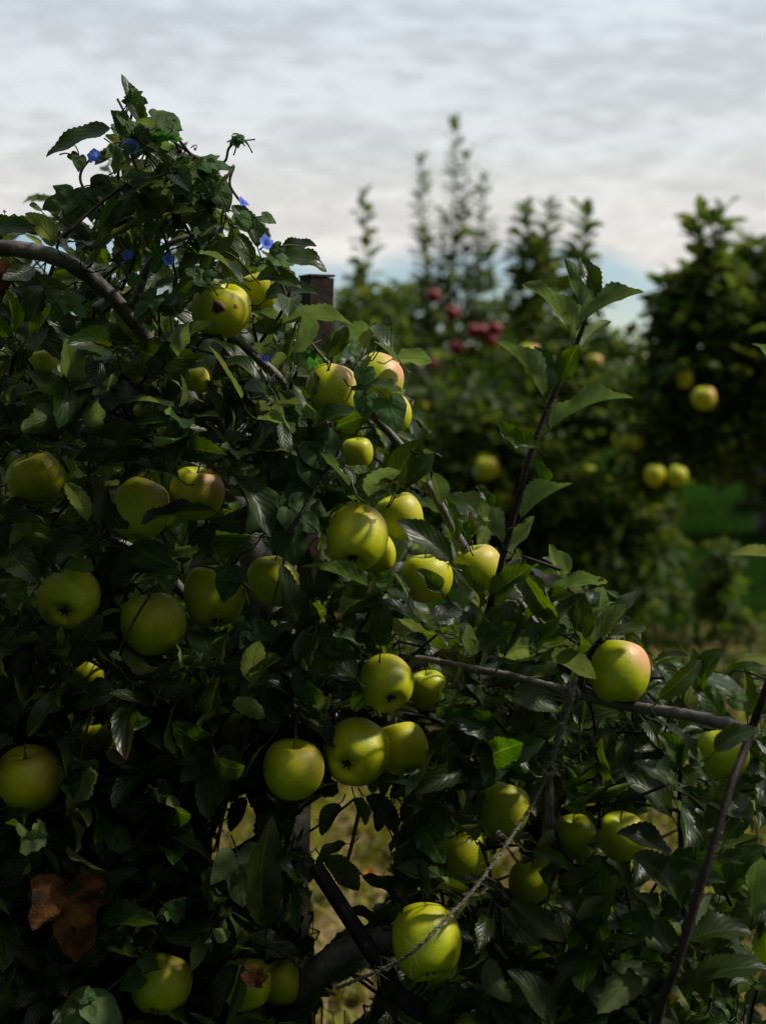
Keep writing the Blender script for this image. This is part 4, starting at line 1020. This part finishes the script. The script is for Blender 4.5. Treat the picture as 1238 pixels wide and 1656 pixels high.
# ------------------------------------------------------------------ orchard trees behind
def far_tree(name, base_px, depth, clumps, nleaf, label, shoots=(), leaf=(.06, .095), trunk_r=.05, cat='tree', group='orchard trees behind', matl=M_far, core=True):
    """clumps: (px, py, rx px, ry px, depth offset).  trunk > limbs run from the foot to every clump; leaves grow in rosettes through the clumps"""
    bx, bd = base_px; X = (bx - 619) / F0 * bd; foot = np.array([X, bd * math.cos(PITCH), 0.0]); foot[1] = bd
    o = thing(name, foot, label, cat, group)
    C = np.array([P(c[0], c[1], depth + c[4]) for c in clumps]); zc_ = np.mean(C[:, 2])
    fork = foot + np.array([0, 0, max(.35, C[:, 2].min() * 1.05)]); t = MB(); mid = (foot + fork) / 2 + rng.normal(0, .03, 3)
    t.tube([foot - [0, 0, .05], mid, fork], [trunk_r * 1.25, trunk_r, trunk_r * .9], 10, rough=.05)
    for c in C:
        q = fork * .5 + c * .5 + np.array([0, 0, -.08]) + rng.normal(0, .05, 3); t.tube([fork, q, c], [trunk_r * .7, trunk_r * .42, trunk_r * .15], 7, rough=.05)
    t.build('trunk', M_bark, o)
    vol = np.array([c[2] * c[3] for c in clumps], float); vol /= vol.sum(); mb = MB(); tw = MB()
    nc = nleaf // 6; ci = rng.choice(len(clumps), nc, p=vol)
    rx = np.array([c[2] for c in clumps])[ci] / F0 * depth; ry = np.array([c[3] for c in clumps])[ci] / F0 * depth
    v = unit(rng.normal(0, 1, (nc, 3))); rad = rng.random(nc) ** .42
    lump = 1 + .22 * np.sin(v[:, 0] * 5 + ci) * np.sin(v[:, 2] * 6 + ci * 2)
    pos = C[ci] + v * (rad * lump)[:, None] * np.stack([rx, (rx + ry) * .5, ry], -1)
    pos[:, 2] = np.maximum(pos[:, 2], .12)
    ax = unit(v * .5 + np.array([0, 0, .7]) + rng.normal(0, .4, (nc, 3)))
    for k in range(0, nc, 3): tw.tube([C[ci[k]] * .35 + pos[k] * .65, pos[k]], [.004, .002], 4, sub=1)
    for (pts, nl, sz) in shoots:
        Aa = np.array(pts, float); q = P(Aa[:, 0], Aa[:, 1], Aa[:, 2]); s_ = MB(); s_.tube(q, np.linspace(.007, .003, len(q)), 6); so = s_.build('shoot', M_twig, o); sl = MB()
        nl = int(nl * 1.8); u = np.linspace(0.02, 1, nl); b_ = np.stack([np.interp(u, np.linspace(0, 1, len(q)), q[:, k]) for k in range(3)], -1); az = np.arange(nl) * 2.4 + rng.normal(0, .4, nl)
        dv = unit(np.stack([np.cos(az), np.sin(az), rng.uniform(.0, .7, nl) + (u > .93) * .8], -1)); L = rng.uniform(.75, 1.15, nl) * sz * 1.55 * (1 - .35 * u) * rng.choice([1, 1, .7], nl)
        nr = unit(np.stack([-np.cos(az) * .7, -np.sin(az) * .7, np.ones(nl) * .8], -1) + rng.normal(0, .3, (nl, 3)))
        leaves(sl, b_ + dv * .015, dv, nr, L, L * .5, rng.normal(.8, .4, nl), .35, .05, rng.random((nl, 2)), b_, NV=8, NU=4, serr=0); sl.build('leaves', matl, so)
    m = 6; az = np.arange(m)[None] * 2.4 + rng.uniform(0, 6.28, (nc, 1)); e1 = unit(np.cross(ax, [.3, .2, 1.0])); e2 = np.cross(ax, e1); el = rng.uniform(-.2, .8, (nc, m))
    dv = np.cos(el)[..., None] * (np.cos(az)[..., None] * e1[:, None] + np.sin(az)[..., None] * e2[:, None]) + np.sin(el)[..., None] * ax[:, None]; dv = unit(dv + [0, 0, -.2]).reshape(-1, 3)
    nr = unit(np.repeat(ax, m, 0) + rng.normal(0, .35, (nc * m, 3)) + [0, 0, .3]); L = rng.uniform(*leaf, nc * m); b_ = np.repeat(pos, m, 0)
    leaves(mb, b_ + dv * .02, dv, nr, L, L * rng.uniform(.42, .6, nc * m), rng.normal(.7, .4, nc * m), .35, .06, rng.random((nc * m, 2)), None, NV=6, NU=2, serr=0)
    mb.join(tw, 1).build('crown', [matl, M_twig], o)
    return o


far_tree('apple_tree', (850, 7.4), 7.0, [(590, 590, 90, 110, .1), (690, 690, 110, 95, 0), (770, 725, 120, 110, -.2), (880, 640, 110, 110, 0), (970, 650, 90, 80, .1), (930, 770, 120, 110, -.2), (820, 830, 120, 120, 0),
         (980, 860, 90, 90, .1), (900, 930, 110, 90, -.1), (700, 800, 90, 120, .2), (870, 440, 42, 70, .2), (860, 525, 40, 55, .2), (930, 540, 50, 60, .1), (610, 490, 60, 40, .3), (1000, 590, 60, 50, .3), (1010, 960, 60, 60, 0), (1050, 680, 70, 70, .2), (1060, 790, 60, 70, .3), (1020, 860, 70, 80, .1)], 7600,
         'blurred apple tree with pale yellow apples, in the next row behind the upright shoot',
         [([(590, 500, 7.0), (592, 420, 7.0), (588, 318, 7.0)], 16, .085), ([(846, 470, 7.1), (850, 400, 7.1), (848, 338, 7.1)], 26, .08), ([(878, 470, 7.0), (884, 400, 7.0), (884, 340, 7.0)], 26, .08), ([(925, 520, 6.2), (938, 440, 6.2), (945, 352, 6.2)], 26, .105)])
far_tree('apple_tree', (745, 9.8), 9.5, [(735, 520, 110, 70, 0), (820, 560, 90, 80, .2), (650, 530, 80, 60, .1), (560, 520, 80, 50, .2), (760, 600, 120, 80, -.1), (690, 480, 60, 35, .1), (770, 475, 50, 35, 0), (720, 700, 140, 120, .2)], 3200,
         'blurred tree with red apples and the tallest upright shoots on the skyline', [([(730, 480, 9.5), (733, 350, 9.5), (735, 200, 9.5)], 44, .09), ([(755, 480, 9.5), (750, 380, 9.5), (756, 250, 9.5)], 34, .085), ([(690, 470, 9.4), (682, 370, 9.4), (680, 262, 9.4)], 34, .085),
         ([(765, 480, 9.6), (775, 390, 9.6), (782, 288, 9.6)], 32, .085), ([(785, 480, 9.6), (793, 420, 9.6), (796, 362, 9.6)], 18, .085), ([(720, 480, 9.6), (712, 420, 9.6), (718, 350, 9.6)], 20, .085)])
far_tree('apple_tree', (1320, 6.4), 6.2, [(1190, 560, 110, 100, 0), (1140, 470, 55, 45, 0), (1230, 480, 70, 80, .2), (1110, 620, 80, 80, 0), (1240, 660, 110, 80, .1), (1130, 700, 80, 60, 0), (1330, 560, 140, 160, .1), (1090, 520, 45, 50, .1), (1060, 660, 60, 60, .2), (1050, 760, 50, 50, .2), (1150, 445, 24, 24, 0), (1180, 720, 90, 60, 0), (1085, 580, 60, 70, .1), (1125, 500, 75, 40, 0), (1085, 485, 36, 26, .1), (1205, 430, 52, 44, .2)], 5600,
         'blurred dark apple tree at the right edge with a leafy tip against the sky', [([(1150, 450, 6.1), (1158, 390, 6.1), (1166, 345, 6.1)], 16, .10), ([(1150, 470, 6.1), (1138, 400, 6.1), (1132, 350, 6.1)], 12, .10), ([(1060, 500, 6.3), (1075, 465, 6.3), (1085, 450, 6.3)], 10, .09)])
far_tree('shade_tree', (1245, 13.0), 13.0, [(1225, 440, 44, 70, 0), (1260, 480, 70, 90, .1), (1235, 560, 90, 100, 0), (1330, 470, 90, 120, 0)], 2600, 'rounded dark tree top far behind the right-hand apple tree', (), (.08, .13), .09)
far_tree('apple_tree', (180, 6.0), 5.8, [(60, 560, 180, 130, 0), (260, 600, 180, 140, .1), (430, 600, 130, 130, 0), (150, 760, 220, 150, 0), (400, 780, 180, 150, .1), (0, 800, 180, 150, 0), (520, 720, 90, 130, .1), (480, 900, 120, 110, 0), (250, 930, 200, 100, .1), (60, 960, 160, 90, 0)], 5200,
         'dim apple tree glimpsed through the gaps behind the left tree')
far_tree('sapling', (1062, 8.2), 8.2, [(1062, 900, 40, 60, 0), (1075, 960, 34, 55, 0), (1050, 820, 26, 40, 0)], 520, 'thin blurred sapling at the grass edge beyond the pink-cheeked apple', (), (.06, .09), .016, 'sapling', None)
far_tree('sapling', (1160, 7.8), 7.8, [(1160, 950, 30, 55, 0), (1155, 1000, 30, 45, 0), (1170, 900, 16, 30, 0), (1185, 1030, 40, 26, 0)], 420, 'small blurred sapling standing in the green grass at the right', (), (.06, .09), .014, 'sapling', None)

far_tree('apple_tree', (1262, 12.6), 12.6, [(1215, 740, 70, 60, 0), (1290, 700, 90, 110, 0), (1240, 810, 60, 40, 0), (1180, 690, 60, 50, .2)], 1800, 'dark low tree in the far row, in the shade beyond the green grass', (), (.08, .13), .06)

# treeline far off
tl = MB(); nn = 9000; xx = rng.uniform(-40, 40, nn); hh = 2.1 + .7 * np.sin(xx * .35) + .5 * np.sin(xx * .9 + 1); pos = np.stack([xx, 55 + rng.normal(0, 2, nn), rng.random(nn) ** .7 * hh], -1)
L = rng.uniform(.3, .55, nn); leaves(tl, pos, rng.normal(0, 1, (nn, 3)), rng.normal(0, 1, (nn, 3)) + [0, -.3, .8], L, L * .6, .5, .3, .05, rng.random((nn, 2)), None, NV=4, NU=2, serr=0)
o = tl.build('treeline', M_far); o['kind'] = 'stuff'; o['label'] = 'low dark line of trees far off on the horizon'; o['category'] = 'treeline'

# far apples: px, py, width, depth
GF = 'blurred apples on the trees behind'
for (px, py, wp, d, bl, lab) in (
    (787, 757, 38, 6.3, .3, 'blurred yellow apple on its own between the grey branch and the shoot'), (811, 806, 32, 6.4, .1, 'blurred green apple just below the lone yellow one'),
    (1137, 643, 38, 5.7, .7, 'largest blurred apple, orange-cheeked, on the right-hand tree behind'), (1106, 612, 28, 5.8, .3, 'blurred apple just above the largest orange-cheeked one'),
    (1058, 768, 34, 5.8, .1, 'left of a pair of blurred pale green apples low on the right'), (1094, 769, 34, 5.8, .1, 'right of a pair of blurred pale green apples, beside its twin'),
    (862, 677, 32, 6.5, .2, 'blurred dull yellow apple left of the shoot at mid height'), (960, 584, 26, 6.4, .9, 'narrow pinkish blurred apple right of the shoot tip'),
    (855, 573, 36, 6.8, .9, 'blurred orange-red apple left of the shoot under its top leaves'), (680, 656, 20, 6.6, .3, 'small blurred yellow apple right of the rosiest near apple'),
    (907, 818, 34, 6.6, .1, 'dim blurred apple right of the shoot stem'), (950, 806, 28, 6.6, .1, 'blurred green apple farthest right of the shoot stem'),
    (1136, 500, 26, 5.9, .9, 'blurred apple high on the right-hand tree, against dark leaves'), (1038, 618, 30, 6.0, .1, 'blurred green apple under the dark bough on the right'),
    (1204, 714, 26, 6.0, .1, 'small blurred green apple at the right fringe, right of the paired pale ones'), (952, 764, 24, 6.5, .2, 'small blurred apple just above the one farthest right of the shoot stem'),
    (1030, 716, 24, 6.1, .1, 'small pale blurred apple above and left of the paired ones'), (736, 690, 22, 6.6, .2, 'small blurred apple above the lone yellow one'), (1180, 585, 24, 5.95, .4, 'small blurred apple above right of the largest orange-cheeked one'),
    (1165, 722, 30, 5.9, .1, 'blurred green apple at the lower fringe of the right-hand tree'), (830, 668, 22, 6.6, .1, 'small dull blurred apple beside the dull yellow one')):
    apple(px, py, wp, d + (.08 if wp >= 34 and px != 907 else .24), (random.uniform(-.2, .2), .85, -1), bl, lab, GF)
GR = 'red apples on the far tree'
for (px, py, lab) in ((730, 506, 'single red apple high on the far tree, under the tallest shoot'), (778, 536, 'left red apple in the red cluster on the far tree'), (800, 532, 'upper right red apple in the red cluster on the far tree'),
                      (792, 550, 'lowest red apple in the red cluster on the far tree'), (738, 562, 'red apple below and left of the red cluster'), (700, 478, 'red apple at the left skyline of the far tree'),
                      (698, 590, 'dark red apple low on the left of the far tree'), (765, 535, 'leftmost red apple touching the red cluster')):
    apple(px, py, 25, 8.5, (0, .85, -1), .4, lab, GR, REDS)

# ------------------------------------------------------------------ grass and weeds
def blades(name, n, xr, yr, hgt, wid, matl, lean=.5, keep=None):
    x = rng.uniform(*xr, n); y = rng.uniform(*yr, n)
    if keep is not None: k = keep(x, y); x, y = x[k], y[k]; n = len(x)
    b_ = np.stack([x, y, np.zeros(n)], -1); dv = unit(np.stack([rng.normal(0, lean, n), rng.normal(0, lean, n), np.ones(n)], -1)); nr = unit(rng.normal(0, 1, (n, 3)))
    mb = MB(); L = rng.uniform(*hgt, n); leaves(mb, b_, dv, nr, L, rng.uniform(*wid, n), rng.normal(.6, .5, n), .2, .0, rng.random((n, 2)), None, NV=4, NU=1, serr=0)
    o = mb.build(name, matl); o['kind'] = 'stuff'; return o


o = blades('grass', 26000, (-1.5, 5.5), (3.0, 16), (.04, .13), (.004, .009), M_grass, .5, lambda x, y: (rng.random(len(x)) < np.clip((y - 3) / 5, .35, 1))); tag(o, 'short green grass of the orchard alley', 'grass')
o = blades('straw', 9000, (-1.5, 3.0), (2.8, 8.2), (.05, .16), (.003, .006), M_straw, 1.6); tag(o, 'dry straw lying on the ground below the trees', 'straw')
o = blades('weeds', 3600, (-1.2, 2.0), (2.9, 6.0), (.05, .12), (.018, .04), M_weed, .9); tag(o, 'leafy green weeds on the ground seen through the gaps', 'weeds')
fl = thing('orange_flower', P(597, 1413, 3.6) * [1, 1, 0], 'tiny orange flower among the weeds, seen through the bottom gap', 'flower')
hd = P(597, 1413, 3.6); m_ = MB(); m_.tube([hd * [1, 1, 0], hd * [1, 1, .5] + [.02, 0, 0], hd], [.003, .0025, .002], 5); m_.build('stalk', M_green_twig, fl)
m_ = MB()
for k in range(11):
    a = k * .571; dv = np.array([[math.cos(a), math.sin(a) * .5 - .5, math.sin(a) * .7 + .2]]); leaves(m_, hd[None], dv, np.array([[0, -1.0, .4]]), [.016], [.010], [.4], [.1], [.05], np.array([[.5, .5]]), None, NV=5, NU=2, serr=0)
m_.build('petals', M_orange, fl)
